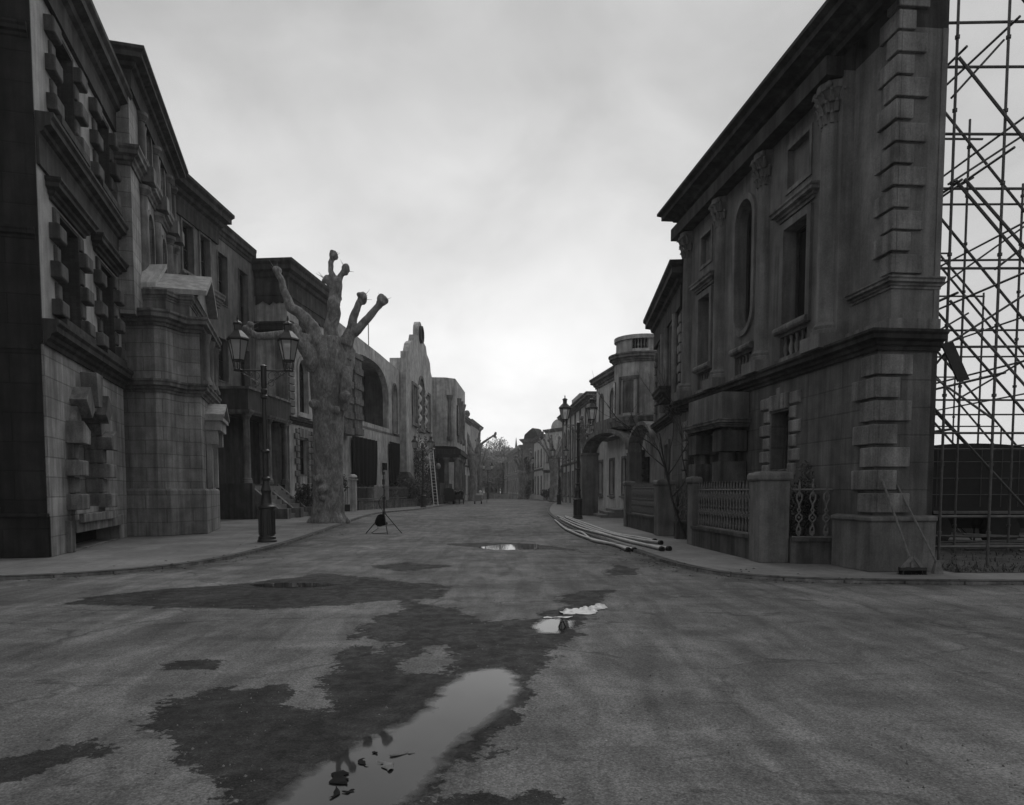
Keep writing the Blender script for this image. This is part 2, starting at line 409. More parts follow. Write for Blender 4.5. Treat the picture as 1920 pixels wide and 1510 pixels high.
def tag(o, label=None, cat=None, group=None, kind=None):
    if label: o['label'] = label
    if cat: o['category'] = cat
    if group: o['group'] = group
    if kind: o['kind'] = kind
    return o
def thing(name, label, cat, loc=(0, 0, 0), rz=0, group=None):
    o = bpy.data.objects.new(name, None); COL.objects.link(o); o.empty_display_size = .3
    o.location = loc; o.rotation_euler = (0, 0, rz); return tag(o, label, cat, group)
def copy_tree(o, loc, rz=0, label=None, scale=1):
    def cp(a, par):
        c = a.copy(); COL.objects.link(c); c.parent = par
        for ch in a.children: cp(ch, c)
        return c
    r = cp(o, None); r.location = loc; r.rotation_euler = (0, 0, rz); r.scale = (scale,) * 3
    if label: r['label'] = label
    return r
def facade(name, label, cat, near, far, side):
    a, b = (near, far) if side == 'L' else (far, near)
    r = thing(name, label, cat, (a[0], a[1], 0), math.atan2(b[1] - a[1], b[0] - a[0]))
    r.name = name; W = math.hypot(b[0] - a[0], b[1] - a[1]); return r, W
def rect(x0, x1, z0, z1): return [(x0, z0), (x1, z0), (x1, z1), (x0, z1)]
def arch(x0, x1, z0, z1, n=10, k=1.0, both=False):
    r = (x1 - x0) / 2; c = (x0 + x1) / 2; h = r * k
    top = [(c + r * math.cos(PI * i / n), z1 - h + h * math.sin(PI * i / n)) for i in range(n + 1)]
    if both:
        bot = [(c - r * math.cos(PI * i / n), z0 + h - h * math.sin(PI * i / n)) for i in range(n + 1)]
        return bot + top
    return [(x0, z0), (x1, z0)] + top
def grow(lp, d):
    c = Vector((sum(p[0] for p in lp) / len(lp), sum(p[1] for p in lp) / len(lp))); out = []
    n = len(lp)
    for i in range(n):
        a = Vector(lp[i]) - Vector(lp[i - 1]); b = Vector(lp[(i + 1) % n]) - Vector(lp[i])
        a = a.normalized() if a.length > 1e-6 else b.normalized(); b = b.normalized() if b.length > 1e-6 else a
        na = Vector((a.y, -a.x)); nb = Vector((b.y, -b.x)); m = na + nb; m = m / max(.3, m.dot(na))
        out.append((lp[i][0] + m.x * d, lp[i][1] + m.y * d))
    return out
def cprof(z0, z1, o, back=-.05):
    h = z1 - z0
    return [(back, z0), (.18 * o, z0), (.22 * o, z0 + .18 * h), (.42 * o, z0 + .26 * h), (.47 * o, z0 + .42 * h), (.84 * o, z0 + .52 * h),
            (.84 * o, z0 + .74 * h), (o, z0 + .86 * h), (o, z1), (back, z1)]
def uprof(z0, z1, o, back=-.05): return [(back, z0), (o, z0), (o, z1), (back, z1)]
def shell(root, W, dep, H, mat, holes, th=.35, outline=None, name='wall', side=None):
    m = M(); m.plate(outline or rect(0, W, 0, H), holes, 0, th)
    s_ = M() if side else m
    s_.box(0, th * .6, th, dep, 0, H); s_.box(W - th * .6, W, th, dep, 0, H); s_.box(0, W, dep, dep + .2, 0, H)
    m.box(th * .6, W - th * .6, th, dep, H - .3, H - .12)  # back and roof slab added to keep light and sky out of the openings
    if side: s_.obj('side_wall', side, root)
    return m.obj(name, mat, root)
def window(root, lp, rec=.22, fr='trim', sash='wood_dk', pane='pane', surround=.16, proud=.05, cols=2, rows=3, sill=True, label=None, sash_w=.05):
    xs = [p[0] for p in lp]; zs = [p[1] for p in lp]; x0, x1, z0, z1 = min(xs), max(xs), min(zs), max(zs)
    m = M(); m.plate(grow(lp, surround), [grow(lp, .004)], -proud, .03)
    wdw = m.obj('window', fr, root)
    if label: wdw['label'] = label
    p = M(); p.plate(lp, [], rec + .03, rec + .05); p.obj('pane', pane, wdw)
    s_ = M(); s_.plate(grow(lp, .002), [grow(lp, -sash_w)], rec - .02, rec + .025)
    for i in range(1, cols): x = x0 + (x1 - x0) * i / cols; s_.box(x - .018, x + .018, rec - .01, rec + .025, z0 + .03, z1 - .04)
    for i in range(1, rows): z = z0 + (z1 - z0) * i / rows; s_.box(x0 + .03, x1 - .03, rec - .006, rec + .022, z - .018, z + .018)
    s_.obj('sash', sash, wdw)
    if sill:
        q = M(); q.box(x0 - surround - .06, x1 + surround + .06, -proud - .12, .02, z0 - surround - .1, z0 - surround + .002); q.obj('sill', fr, wdw)
    return wdw
def quoins(m, x0, side_dir, z0, z1, h, ws, wl, proud, gap=.035, both=None):
    z = z0; k = 0
    while z + h <= z1 + .01:
        wv = wl if k % 2 else ws
        a, b = (x0, x0 + wv) if side_dir > 0 else (x0 - wv, x0)
        m.cbox(a, b, -proud, .02, z + gap, z + h, .02)
        z += h; k += 1
def column(m, x, y, z0, z1, r, n=14, base=True, cap='plain'):
    H = z1 - z0
    pr = [(r * 1.45, z0), (r * 1.45, z0 + .12), (r * 1.3, z0 + .14), (r * 1.35, z0 + .2), (r * 1.08, z0 + .26)] if base else []
    for i in range(5): t = i / 4; pr.append((r * (1.02 - .14 * t * t), z0 + .28 + (H - .28 - r * 1.6) * t))
    pr += [(r * 1.05, z1 - r * 1.5), (r * .95, z1 - r * 1.4), (r * 1.3, z1 - r * .7), (r * 1.45, z1 - r * .6), (r * 1.45, z1)]
    m.lathe(pr, x, y, n)
    if cap == 'leaf':
        for ring in range(3):
            for i in range(10):
                a = 2 * PI * (i + ring * .5) / 10; rr = r * (1.0 + .17 * ring); zz = z1 - r * 3.0 + ring * r * .85; ca, sa = math.cos(a), math.sin(a)
                m.tube([(x + rr * .9 * ca, y + rr * .9 * sa, zz - r * .3), (x + rr * 1.05 * ca, y + rr * 1.05 * sa, zz + r * .3), (x + rr * 1.3 * ca, y + rr * 1.3 * sa, zz + r * .5), (x + rr * 1.35 * ca, y + rr * 1.35 * sa, zz + r * .3)], [r * .2, r * .2, r * .13, r * .06], 5)
        for i in range(4):
            a = PI / 4 + i * PI / 2; m.ball((x + r * 1.5 * math.cos(a), y + r * 1.5 * math.sin(a), z1 - r * .35), r * .34, 1, 1, 1, 8, 5)

# ---------------------------------------------------------------- ground, road, kerbs, puddles
RZ = -.06
KR = [(7.2, 118), (7.2, 100), (4.7, 84), (2.6, 54.1), (2.18, 42.1), (2.16, 29.1), (2.45, 23.6), (2.72, 19.3), (2.93, 16.4), (3.08, 14.3), (3.31, 13.1), (3.58, 12.3), (4.03, 11.77), (4.76, 11.41), (5.68, 11.21), (7.9, 11.07), (12, 11.0), (45, 10.5)]
KL = [(-45, 6.5), (-14, 10.2), (-8.31, 11.6), (-7.33, 12.15), (-6.62, 13.0), (-6.2, 14.0), (-6.0, 15.5), (-6.02, 18), (-6.2, 21), (-6.81, 27.0), (-8.0, 38), (-8.55, 45), (-8.2, 49), (-7.4, 53), (-6.9, 58), (-6.75, 70), (-6.4, 95), (-4.9, 117)]
def ground_poly(name, pts, z, mat):
    bm = bmesh.new(); vv = [bm.verts.new((x, y, z)) for x, y in pts]
    for i in range(len(vv)): bm.edges.new((vv[i], vv[(i + 1) % len(vv)]))
    bmesh.ops.triangle_fill(bm, edges=bm.edges[:], use_beauty=True)
    bmesh.ops.recalc_face_normals(bm, faces=bm.faces[:])
    if bm.faces and sum(f.normal.z for f in bm.faces) < 0: bmesh.ops.reverse_faces(bm, faces=bm.faces[:])
    me = bpy.data.meshes.new(name); bm.to_mesh(me); bm.free(); me.materials.append(MT[mat])
    o = bpy.data.objects.new(name, me); COL.objects.link(o); return tag(o, kind='structure')
g = M(); g.add([(-300, -60, -.075), (300, -60, -.075), (300, 420, -.075), (-300, 420, -.075)], [(0, 1, 2, 3)]); tag(g.obj('ground', 'soil'), kind='structure')
def smooth_line(p, k=3):
    for _ in range(k):
        q = [p[0]]
        for a, b in zip(p[:-1], p[1:]):
            if math.dist(a, b) < .35: q.append(b); continue
            q += [(a[0] * .75 + b[0] * .25, a[1] * .75 + b[1] * .25), (a[0] * .25 + b[0] * .75, a[1] * .25 + b[1] * .75)]
        q.append(p[-1]); p = q
    return p
KRs, KLs = smooth_line(KR), smooth_line(KL)
ground_poly('pavement', KRs + [(45, 140), (-2, 140), (-2, 121), (7.2, 121)], 0, 'pave')
ground_poly('pavement', KLs + [(-4.9, 140), (-45, 140)], 0, 'pave')
for nm, ln in (('kerb', KRs), ('kerb', KLs)):
    m = M(); m.sweep(ln, [(-.16, -.07), (0.0, -.07), (0.0, -.015), (-.02, .004), (-.16, .006)] if nm else [])
    tag(m.obj('kerb', 'kerb'), kind='structure')

WET = {'W1': [(-5.8, 9.2), (-5.85, 9.8), (-5.56, 10.21), (-5.04, 10.72), (-4.44, 11.03), (-3.61, 12.12), (-3.4, 12.67), (-2.42, 12.05), (-1.7, 11.41), (-0.93, 11.09), (-1.11, 10.6), (-0.89, 10.32), (-1.05, 9.7), (-1.5, 9.56), (-1.81, 9.33), (-2.42, 8.99), (-3.16, 8.82), (-4.19, 8.9), (-4.88, 9.07)],
 'W2': [(-1.47, 9.61), (-1.09, 9.11), (-0.73, 8.9), (-0.33, 7.99), (0.0, 8.15), (0.24, 8.09), (0.32, 8.51), (0.63, 8.9), (0.69, 10.21), (1.5, 10.6), (1.32, 9.8), (1.18, 9.33), (1.04, 8.7), (0.81, 7.99), (0.7, 7.24), (0.46, 6.85), (0.35, 6.62), (0.34, 6.09), (0.26, 5.82), (0.16, 5.41), (0.15, 4.98), (0.03, 4.62), (-0.13, 4.31), (-0.18, 4.08), (-0.27, 3.95), (-0.31, 3.72), (-0.37, 3.51), (-0.41, 3.38), (-0.52, 3.1), (-.55, 2.6), (-1.35, 2.6), (-1.32, 3.1), (-1.34, 3.32), (-1.34, 3.51), (-1.55, 3.64), (-1.69, 3.79), (-1.88, 3.95), (-2.15, 4.21), (-2.4, 4.68), (-2.36, 4.98), (-2.11, 5.29), (-1.66, 5.33), (-1.58, 5.12), (-1.52, 4.86), (-1.37, 4.68), (-1.09, 4.6), (-1.28, 4.86), (-1.42, 5.12), (-1.5, 5.26), (-1.48, 5.48), (-1.49, 6.19), (-1.6, 7.38), (-1.58, 8.15), (-1.43, 8.51), (-1.4, 8.9)],
 'W3': [(-2.9, 3.72), (-2.72, 3.95), (-2.56, 4.08), (-2.41, 4.19), (-2.29, 4.08), (-2.34, 3.87), (-2.4, 3.68), (-2.56, 3.44), (-2.9, 3.4)],
 'W4': [(1.66, 13.1), (2.09, 14.04), (2.35, 13.46), (2.11, 12.43), (1.65, 12.28)],
 'W5': [(-2.69, 20.1), (-0.93, 20.96), (0.91, 20.52), (2.3, 18.23), (2.63, 15.74), (2.11, 14.9), (0.76, 17.11), (-1.04, 17.57), (-2.21, 18.57)],
 'W6': [(-2.97, 6.0), (-2.82, 6.17), (-2.46, 6.13), (-2.45, 5.83), (-2.76, 5.83)],
 'W7': [(-0.54, 3.1), (-0.4, 3.32), (-0.2, 3.37), (0.0, 3.32), (0.1, 3.41), (0.18, 3.32), (0.33, 3.1), (.2, 2.6), (-.6, 2.6)],
 'W8': [(-0.14, 4.14), (-0.05, 4.19), (0.0, 4.03), (-0.09, 3.93)],
 'W9': [(-2.78, 13.84), (-2.17, 14.57), (-1.13, 13.84), (-1.92, 12.93)]}
DRY = [[(-0.95, 6.0), (-0.84, 6.62), (-0.66, 6.73), (-0.46, 6.09), (-0.59, 5.65), (-0.86, 5.7)], [(-1.57, 7.1), (-1.38, 7.1), (-1.13, 6.73), (-1.26, 6.46)]]
def sdf(X, Y, poly):
    P = np.array(poly); n = len(P); d2 = np.full(X.shape, 1e9); ins = np.zeros(X.shape, bool)
    for i in range(n):
        ax, ay = P[i - 1]; bx, by = P[i]; ex, ey = bx - ax, by - ay
        t = np.clip(((X - ax) * ex + (Y - ay) * ey) / (ex * ex + ey * ey + 1e-12), 0, 1)
        d2 = np.minimum(d2, (X - ax - t * ex) ** 2 + (Y - ay - t * ey) ** 2)
        c = ((ay > Y) != (by > Y)) & (X < (bx - ax) * (Y - ay) / ((by - ay) if by != ay else 1e-12) + ax); ins ^= c
    return np.where(ins, -1, 1) * np.sqrt(d2)
xs = np.concatenate([np.array([-60, -40, -25, -15, -10]), np.arange(-7, 3.6, .06), np.array([4.2, 5, 6, 8, 12, 20, 40, 60])])
ys = np.concatenate([np.array([-25, -8, 0, 1.5, 2.2]), np.arange(2.5, 13, .06), np.arange(13, 22, .15), np.array([23, 25, 28, 32, 38, 46, 55, 70, 90, 121])])
X, Y = np.meshgrid(xs, ys)
D = np.full(X.shape, 5.0)
for n_, p in WET.items(): D = np.minimum(D, sdf(X, Y, p) + (.75 if n_ == 'W5' else 0))
for p in DRY: D = np.maximum(D, -sdf(X, Y, p))
nx, ny = len(xs), len(ys)
me = bpy.data.meshes.new('road')
me.from_pydata([(float(x), float(y), RZ) for y in ys for x in xs], [], [(j * nx + i, j * nx + i + 1, (j + 1) * nx + i + 1, (j + 1) * nx + i) for j in range(ny - 1) for i in range(nx - 1)])
at_ = me.attributes.new('wet', 'FLOAT', 'POINT'); at_.data.foreach_set('value', D.ravel().astype(np.float32))
G = np.full(X.shape, 9.0)
for ln in (KLs, KRs):
    for (ax_, ay_), (bx_, by_) in zip(ln[:-1], ln[1:]):
        ex, ey = bx_ - ax_, by_ - ay_; t = np.clip(((X - ax_) * ex + (Y - ay_) * ey) / (ex * ex + ey * ey + 1e-12), 0, 1)
        G = np.minimum(G, np.hypot(X - ax_ - t * ex, Y - ay_ - t * ey))
at_ = me.attributes.new('gutter', 'FLOAT', 'POINT'); at_.data.foreach_set('value', G.ravel().astype(np.float32))
me.materials.append(MT['road']); o = bpy.data.objects.new('road', me); COL.objects.link(o); tag(o, kind='structure')

PUD = [[(-1.2, 2.6), (-1.15, 3.08), (-1.11, 3.24), (-1.06, 3.51), (-1.01, 3.72), (-0.86, 4.08), (-0.71, 4.36), (-0.56, 4.68), (-0.49, 5.26), (-0.34, 5.7), (-0.09, 5.82), (0.02, 5.56), (0.04, 5.19), (-0.02, 4.86), (-0.12, 4.57), (-0.23, 4.31), (-0.34, 4.03), (-0.4, 3.64), (-0.48, 3.32), (-0.59, 3.0), (-.7, 2.6)],
 [(0.25, 7.7), (0.35, 8.02), (0.46, 8.19), (0.57, 8.02), (0.67, 7.95), (0.59, 7.52), (0.44, 7.29), (0.3, 7.32)],
 [(-0.85, 18.4), (-0.29, 19.31), (0.58, 19.5), (0.72, 18.75), (0.53, 17.9), (-0.39, 17.57)],
 [(-4.2, 11.09), (-3.73, 11.4), (-2.85, 11.3), (-2.6, 11.09), (-2.93, 10.75), (-3.73, 10.7)]]
for k, p in enumerate(PUD):
    P = np.array(p); st = .03 if k < 2 else .1
    ax = np.arange(P[:, 0].min() - .1, P[:, 0].max() + .1, st); ay = np.arange(P[:, 1].min() - .1, P[:, 1].max() + .1, st)
    A, B_ = np.meshgrid(ax, ay); E_ = sdf(A, B_, p); n_ = len(ax)
    fs = [(j * n_ + i, j * n_ + i + 1, (j + 1) * n_ + i + 1, (j + 1) * n_ + i) for j in range(len(ay) - 1) for i in range(n_ - 1) if E_[j, i] < .09]
    used = sorted({q for f in fs for q in f}); mp = {q: i for i, q in enumerate(used)}
    a1, b1, e1 = A.ravel(), B_.ravel(), E_.ravel()
    me = bpy.data.meshes.new('puddle'); me.from_pydata([(float(a1[q]), float(b1[q]), RZ + .005) for q in used], [], [tuple(mp[q] for q in f) for f in fs])
    at_ = me.attributes.new('edge', 'FLOAT', 'POINT'); at_.data.foreach_set('value', e1[used].astype(np.float32) + (.06 if k == 3 else -.09 if k == 2 else -.02))
    me.materials.append(MT['puddle']); o = bpy.data.objects.new('puddle', me); COL.objects.link(o); tag(o, kind='structure')

# rough verge beside the scaffolding
m = M()
m.add([(7.55, 12.2, .008), (45, 11.6, .008), (45, 60, .008), (7.9, 60, .008)], [(0, 1, 2, 3)])
tag(m.obj('soil', 'soil'), kind='structure')
m = M()
for i in range(2600):
    x = 7.6 + random.random() ** 1.5 * 9; y = 12.25 + random.random() ** 2 * 5; h = .02 + random.random() ** 2 * .1; a = random.random() * 6.3; b = .012
    dx, dy = math.cos(a) * b, math.sin(a) * b; lx, ly = random.uniform(-.06, .06), random.uniform(-.06, .06)
    m.add([(x - dx, y - dy, 0), (x + dx, y + dy, 0), (x + lx, y + ly, h)], [(0, 1, 2)])
tag(m.obj('rough_grass', 'leaf'), 'short rough grass on the verge under the scaffolding', 'grass', kind='stuff')

# ---------------------------------------------------------------- R1: long classical facade on the right
r, W = facade('classical_facade', 'dark classical facade with giant columns and quoins nearest on the right', 'building', (6.22, 12.4), (5.1, 23.4), 'R')
U0, U1 = 1.2, W
wA, wO, wC = rect(7.64, 8.62, 4.97, 6.95), arch(5.08, 6.05, 5.3, 8.4, 12, 1, True), rect(2.55, 3.37, 4.9, 6.8)
pA, pC = rect(7.69, 8.60, 7.78, 8.6), rect(2.6, 3.35, 7.72, 8.5)
bal = [(7.35, 8.75), (4.95, 6.15), (2.3, 3.5)]
bh = [rect(a + .12, b - .12, 4.28, 4.72) for a, b in bal]
gA, gC, gD = rect(7.16, 7.98, 1.87, 3.13), rect(1.74, 2.55, 1.87, 3.09), arch(4.2, 5.35, .03, 2.75, 12)
m = M()
m.plate(rect(U0, 9.75, 4.1, 9.1), [wA, wO, wC, pA, pC] + bh, 0, .3)
m.plate(rect(9.75, U1 - .02, 4.1, 9.1), [], .22, .4)
m.box(U0, U1, .98, 1.08, 0, 9.1); m.box(U0, U0 + .1, .3, .98, 0, 9.1)  # back panel closes the thin facade against light
m.box(U1 - .12, U1 - .02, .4, .98, 4.1, 9.1)
m.obj('upper_wall', 'render_r', r)
m = M(); m.plate(rect(.3, W, 0, 3.8), [gA, gC, gD], 0, .5); m.box(W - .12, W, .5, 1.08, 0, 3.8); m.box(.3, .4, .5, 1.05, 0, 3.8)
m.obj('ground_floor_wall', 'ashlar_r', r)
m = M()
for lp in (pA, pC): m.plate(grow(lp, .002), [], .12, .16)
for lp in bh: m.plate(grow(lp, .002), [], .26, .28)
m.obj('recessed_panel', 'render_r', r)
m = M(); m.plate(grow(pA, .09), [pA], -.03, .01); m.plate(grow(pC, .09), [pC], -.03, .01); m.obj('panel_moulding', 'trim', r)
for lp, nm in ((wA, 1), (wC, 1)):
    x0, x1, z0, z1 = lp[0][0], lp[1][0], lp[0][1], lp[2][1]
    wd = window(r, lp, .26, 'render_r', 'wood_dk', 'pane', .16, .06, 1, 1, False)
    h = M(); h.sweep([(x0 - .22, .02), (x0 - .22, -.01), (x1 + .22, -.01), (x1 + .22, .02)], cprof(z1 + .22, z1 + .48, .2)); h.obj('hood', 'trim', wd)
wd = window(r, wO, .26, 'render_r', 'wood_dk', 'pane', .14, .07, 1, 1, False)
m = M()
for a, b in bal:
    m.lathe([(0, 0), (.085, 0), (.085, b - a), (0, b - a)], 0, 0, 10)
    n0 = len(m.v) - 40
    for q in range(n0, len(m.v)): x, y, z = m.v[q]; m.v[q] = (a + z, y * 1.0 - .05, 4.86 + x)
    m.box(a, b, -.06, .01, 4.14, 4.24)
m.obj('balustrade_rail', 'trim', r)
m = M()
for a, b in bal:
    k = 5
    for i in range(k):
        x = a + .2 + (b - a - .4) * i / (k - 1)
        m.lathe([(.05, 4.28), (.03, 4.33), (.06, 4.42), (.055, 4.5), (.028, 4.6), (.05, 4.72)], x, .1, 8)
m.obj('balusters', 'trim', r, 50)
for x in (9.4, 6.65, 4.1, 1.6):
    m = M(); column(m, x, .02, 4.32, 8.97, .215, 18, True, 'leaf'); m.box(x - .36, x + .36, -.36, .02, 4.08, 4.34); m.obj('column', 'render_r', r, 40)
m = M()
P = [(U0, 1.0), (U0, 0), (W + .3, 0)]
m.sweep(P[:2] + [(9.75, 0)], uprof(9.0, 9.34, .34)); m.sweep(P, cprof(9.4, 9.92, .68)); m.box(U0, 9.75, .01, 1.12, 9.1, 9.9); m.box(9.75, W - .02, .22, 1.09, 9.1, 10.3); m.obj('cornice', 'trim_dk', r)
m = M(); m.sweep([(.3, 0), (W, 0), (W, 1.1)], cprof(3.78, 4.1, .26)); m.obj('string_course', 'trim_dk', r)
m = M(); m.sweep([(9.76, .22), (W - .02, .22), (W - .02, 1.09)], uprof(4.1, 4.32, .06)); m.sweep([(9.85, .22), (W - .02, .22), (W - .02, 1.09)], cprof(4.82, 5.0, .16)); m.obj('pedestal_moulding', 'trim', r)
m = M(); m.sweep([(9.94, .0), (W, 0), (W, 1.1)], [(-.05, 0), (.1, 0), (.1, .86), (.14, .88), (.14, .94), (.02, .97), (-.05, .97)]); m.obj('plinth', 'render_r', r)
m = M()                                           # quoins wrap the near corner, lower then upper
def corner_quoins(m, cx, cy, z0, z1, h, pr, ws, wl):
    z = z0; k = 0
    while z + h <= z1 + .02:
        a, b = (wl, ws) if k % 2 else (ws, wl)
        a += random.uniform(-.03, .03); b += random.uniform(-.03, .03); p_ = pr + random.uniform(-.012, .012); t_ = z + h - random.uniform(0, .012)
        m.box(cx - a, cx + p_, cy - p_, cy + .01, z + .05, t_); m.box(cx - .01, cx + p_, cy + .011, cy + b, z + .05, t_)
        z += h; k += 1
corner_quoins(m, W, 0, .97, 3.74, .392, .075, .36, .6)
corner_quoins(m, W - .02, .22, 5.02, 10.1, .36, .07, .27, .48)
m.obj('quoins', 'block', r)
def surround(m, x0, x1, z0, z1, proud, h, ws, wl):
    z = z0; k = 0
    while z < z1 - .05:
        wv = wl if k % 2 else ws
        wv += random.uniform(-.025, .025); proud += random.uniform(-.008, .008)
        m.cbox(x0 - wv, x0 - .005, -proud, .01, z + .02, min(z + h, z1) - .02); m.cbox(x1 + .005, x1 + wv, -proud, .01, z + .02, min(z + h, z1) - .02)
        z += h; k += 1
for x0, x1 in ((7.16, 7.98), (1.74, 2.55)):
    wd = window(r, rect(x0, x1, 1.87, 3.11), .36, 'render_r', 'wood_dk', 'pane', .03, .02, 1, 1, False)
    m = M(); surround(m, x0 - .04, x1 + .04, 1.7, 3.5, .07, .3, .3, .45)
    n = 5
    for i in range(n):
        a, b = x0 - .03 + (x1 - x0 + .06) * i / n, x0 - .03 + (x1 - x0 + .06) * (i + 1) / n
        m.cbox(a + .012, b - .012, -.08, .01, 3.15, 3.5 + (.14 if i == 2 else 0))
    m.obj('surround', 'block', wd)
# porch: rusticated columns under a projecting block
m = M(); m.box(3.7, 6.0, -.7, -.02, 3.05, 3.76); m.obj('porch_entablature', 'render_r', r)
m = M(); m.sweep([(3.7, -.02), (3.7, -.7), (6.0, -.7), (6.0, -.02)], cprof(2.93, 3.12, .14)); m.obj('porch_moulding', 'trim', r)
for x in (4.0, 5.7):
    m = M(); m.lathe([(.2, 0), (.2, 2.93)], x, -.42, 16)
    for z in (.05, .85, 1.6, 2.35): m.box(x - .27, x + .27, -.69, -.05, z, z + .5)
    m.obj('column', 'block_dk', r)
m = M(); m.plate(arch(4.2, 5.35, .03, 2.75, 12), [], .42, .46); m.box(4.2, 5.35, .36, .42, 1.9, 2.0); m.box(4.75, 4.8, .36, .42, .05, 2.7); m.obj('door', 'wood_dk', r)

# ---------------------------------------------------------------- garden wall, pillars and railings in front of R1
def baluster(m, x, y, z0, z1, dx=1, dy=0):
    H = z1 - z0; w_ = .008
    def ln(pts, r=.017):
        m.tube([(x + dx * a, y + dy * a, z0 + b * H) for a, b in pts], r, 5)
    ln([(0, 0), (0, .12)], .024); ln([(0, .86), (0, 1.0), (0, 1.16)], .019)
    for s_ in (-1, 1):
        ln([(0, .02), (s_ * .035, .07), (s_ * .035, .16), (0, .26), (0, .30), (s_ * .055, .37), (s_ * .055, .43), (0, .5), (s_ * .03, .56), (0, .62), (s_ * .012, .7), (s_ * .05, .8), (s_ * .045, .88), (0, .95)])
    m.ball((x, y, z0 + .4 * H), .028, 1, 1, 1, 6, 4); m.ball((x, y, z0 + .62 * H), .022, 1, 1, 1, 6, 4)
    m.lathe([(.022, z1 + .0), (.026, z1 + .05), (.004, z1 + .2)], x, y, 6)
def railing(parent, p, q, z0, z1, step, nm='railing'):
    d = math.dist(p, q); n = max(2, int(d / step)); ux, uy = (q[0] - p[0]) / d, (q[1] - p[1]) / d
    m = M()
    for i in range(n): t = (i + .5) / n * d; baluster(m, p[0] + ux * t, p[1] + uy * t, z0, z1, ux, uy)
    for z in (z0 - .012, z1): m.tube([(p[0], p[1], z), (q[0], q[1], z)], .02, 6)
    return m.obj(nm, 'rail', parent)
def pillar(parent, x0, x1, y0, y1, h, mat='render_r', nm='pillar'):
    m = M(); m.box(x0, x1, y0, y1, 0, h - .16)
    P = [(x0, y0), (x1, y0), (x1, y1), (x0, y1)]
    m.sweep(P, [(-.1, h - .17), (.03, h - .16), (.05, h - .12), (.05, h - .05), (.02, h), (-.1, h)], True)
    m.box(x0 + .05, x1 - .05, y0 + .05, y1 - .05, h - .1, h + .02)
    return m.obj(nm, mat, parent)
fr = thing('garden_fence', 'stone garden wall with fat pillars and ornate iron railings before the classical facade', 'fence', (0, 0, 0))
pillar(fr, 4.78, 5.36, 13.9, 14.5, 1.75); pillar(fr, 4.6, 4.8, 18.4, 18.9, 1.75); pillar(fr, 4.5, 5.0, 22.2, 22.8, 1.72)
def lowwall(parent, p, q, h, t=.3, mat='render_d'):
    m = M(); d = Vector((q[0] - p[0], q[1] - p[1], 0)); L_ = d.length; d.normalize(); n_ = Vector((-d.y, d.x, 0))
    c = Vector(((p[0] + q[0]) / 2, (p[1] + q[1]) / 2, 0))
    m.obox(c + Vector((0, 0, h / 2 - .03)), d * L_ / 2, n_ * t / 2, Vector((0, 0, h / 2 - .03))); m.obox(c + Vector((0, 0, h - .03)), d * L_ / 2, n_ * (t / 2 + .04), Vector((0, 0, .035)))
    return m.obj('low_wall', mat, parent)
lowwall(fr, (4.98, 14.5), (4.75, 18.4), .5); railing(fr, (4.98, 14.55), (4.75, 18.38), .52, 1.42, .18)
lowwall(fr, (5.36, 13.85), (6.15, 13.7), .5, .22); railing(fr, (5.38, 13.82), (6.1, 13.68), .52, 1.42, .19)
lowwall(fr, (5.0, 22.5), (5.22, 22.5), .5)
f2 = thing('garden_fence', 'plain stone fence with close iron bars between the round bay and the classical facade', 'fence', (0, 0, 0))
pillar(f2, 4.4, 4.72, 27.9, 28.4, 1.75); lowwall(f2, (4.62, 27.9), (4.75, 22.8), .55); railing(f2, (4.62, 27.85), (4.75, 22.85), .57, 1.5, .16)
lowwall(f2, (4.75, 20.9), (5.1, 20.9), .5); railing(f2, (4.72, 21.2), (5.2, 21.2), .52, 1.42, .16)

# ---------------------------------------------------------------- R2
r, W = facade('quoined_house', 'tall quoined house between the classical facade and the round bay', 'building', (5.22, 22.3), (5.75, 29), 'R')
H2 = 7.7
hs = [rect(4.3, 5.2, 4.9, 6.9), rect(1.3, 2.2, 4.9, 6.9), rect(3.2, 4.1, 1.2, 3.0)]
shell(r, W, 1.5, H2, 'render_r', hs)
for lp in hs: window(r, lp, .2, 'trim', 'wood_dk', 'pane', .16, .07, 2, 2)
m = M(); P = [(0, 1.5), (0, 0), (W, 0), (W, 1.5)]
m.sweep(P, uprof(7.0, 7.5, .12)); m.sweep(P, cprof(7.5, 8.25, .5)); m.obj('cornice', 'trim_dk', r)
m = M(); m.sweep([(0, 0), (W, 0)], cprof(3.7, 4.0, .22)); m.obj('string_course', 'trim_dk', r)
m = M(); quoins(m, W - .02, -1, 4.1, 7.0, .3, .35, .55, .1); quoins(m, 0.02, 1, 4.1, 7.0, .3, .3, .4, .1); m.obj('quoins', 'block', r)
m = M(); m.sweep([(4.0, 0), (4.0, -.35), (5.5, -.35), (5.5, 0)], cprof(4.35, 4.75, .25)); m.obj('hood', 'trim_dk', r)
for x in (2.75, 3.75, 5.75):
    m = M(); m.tube([(x, -.1, 4.2), (x, -.1, 7.0)], .11, 10); m.obj('pilaster', 'trim', r, 40)

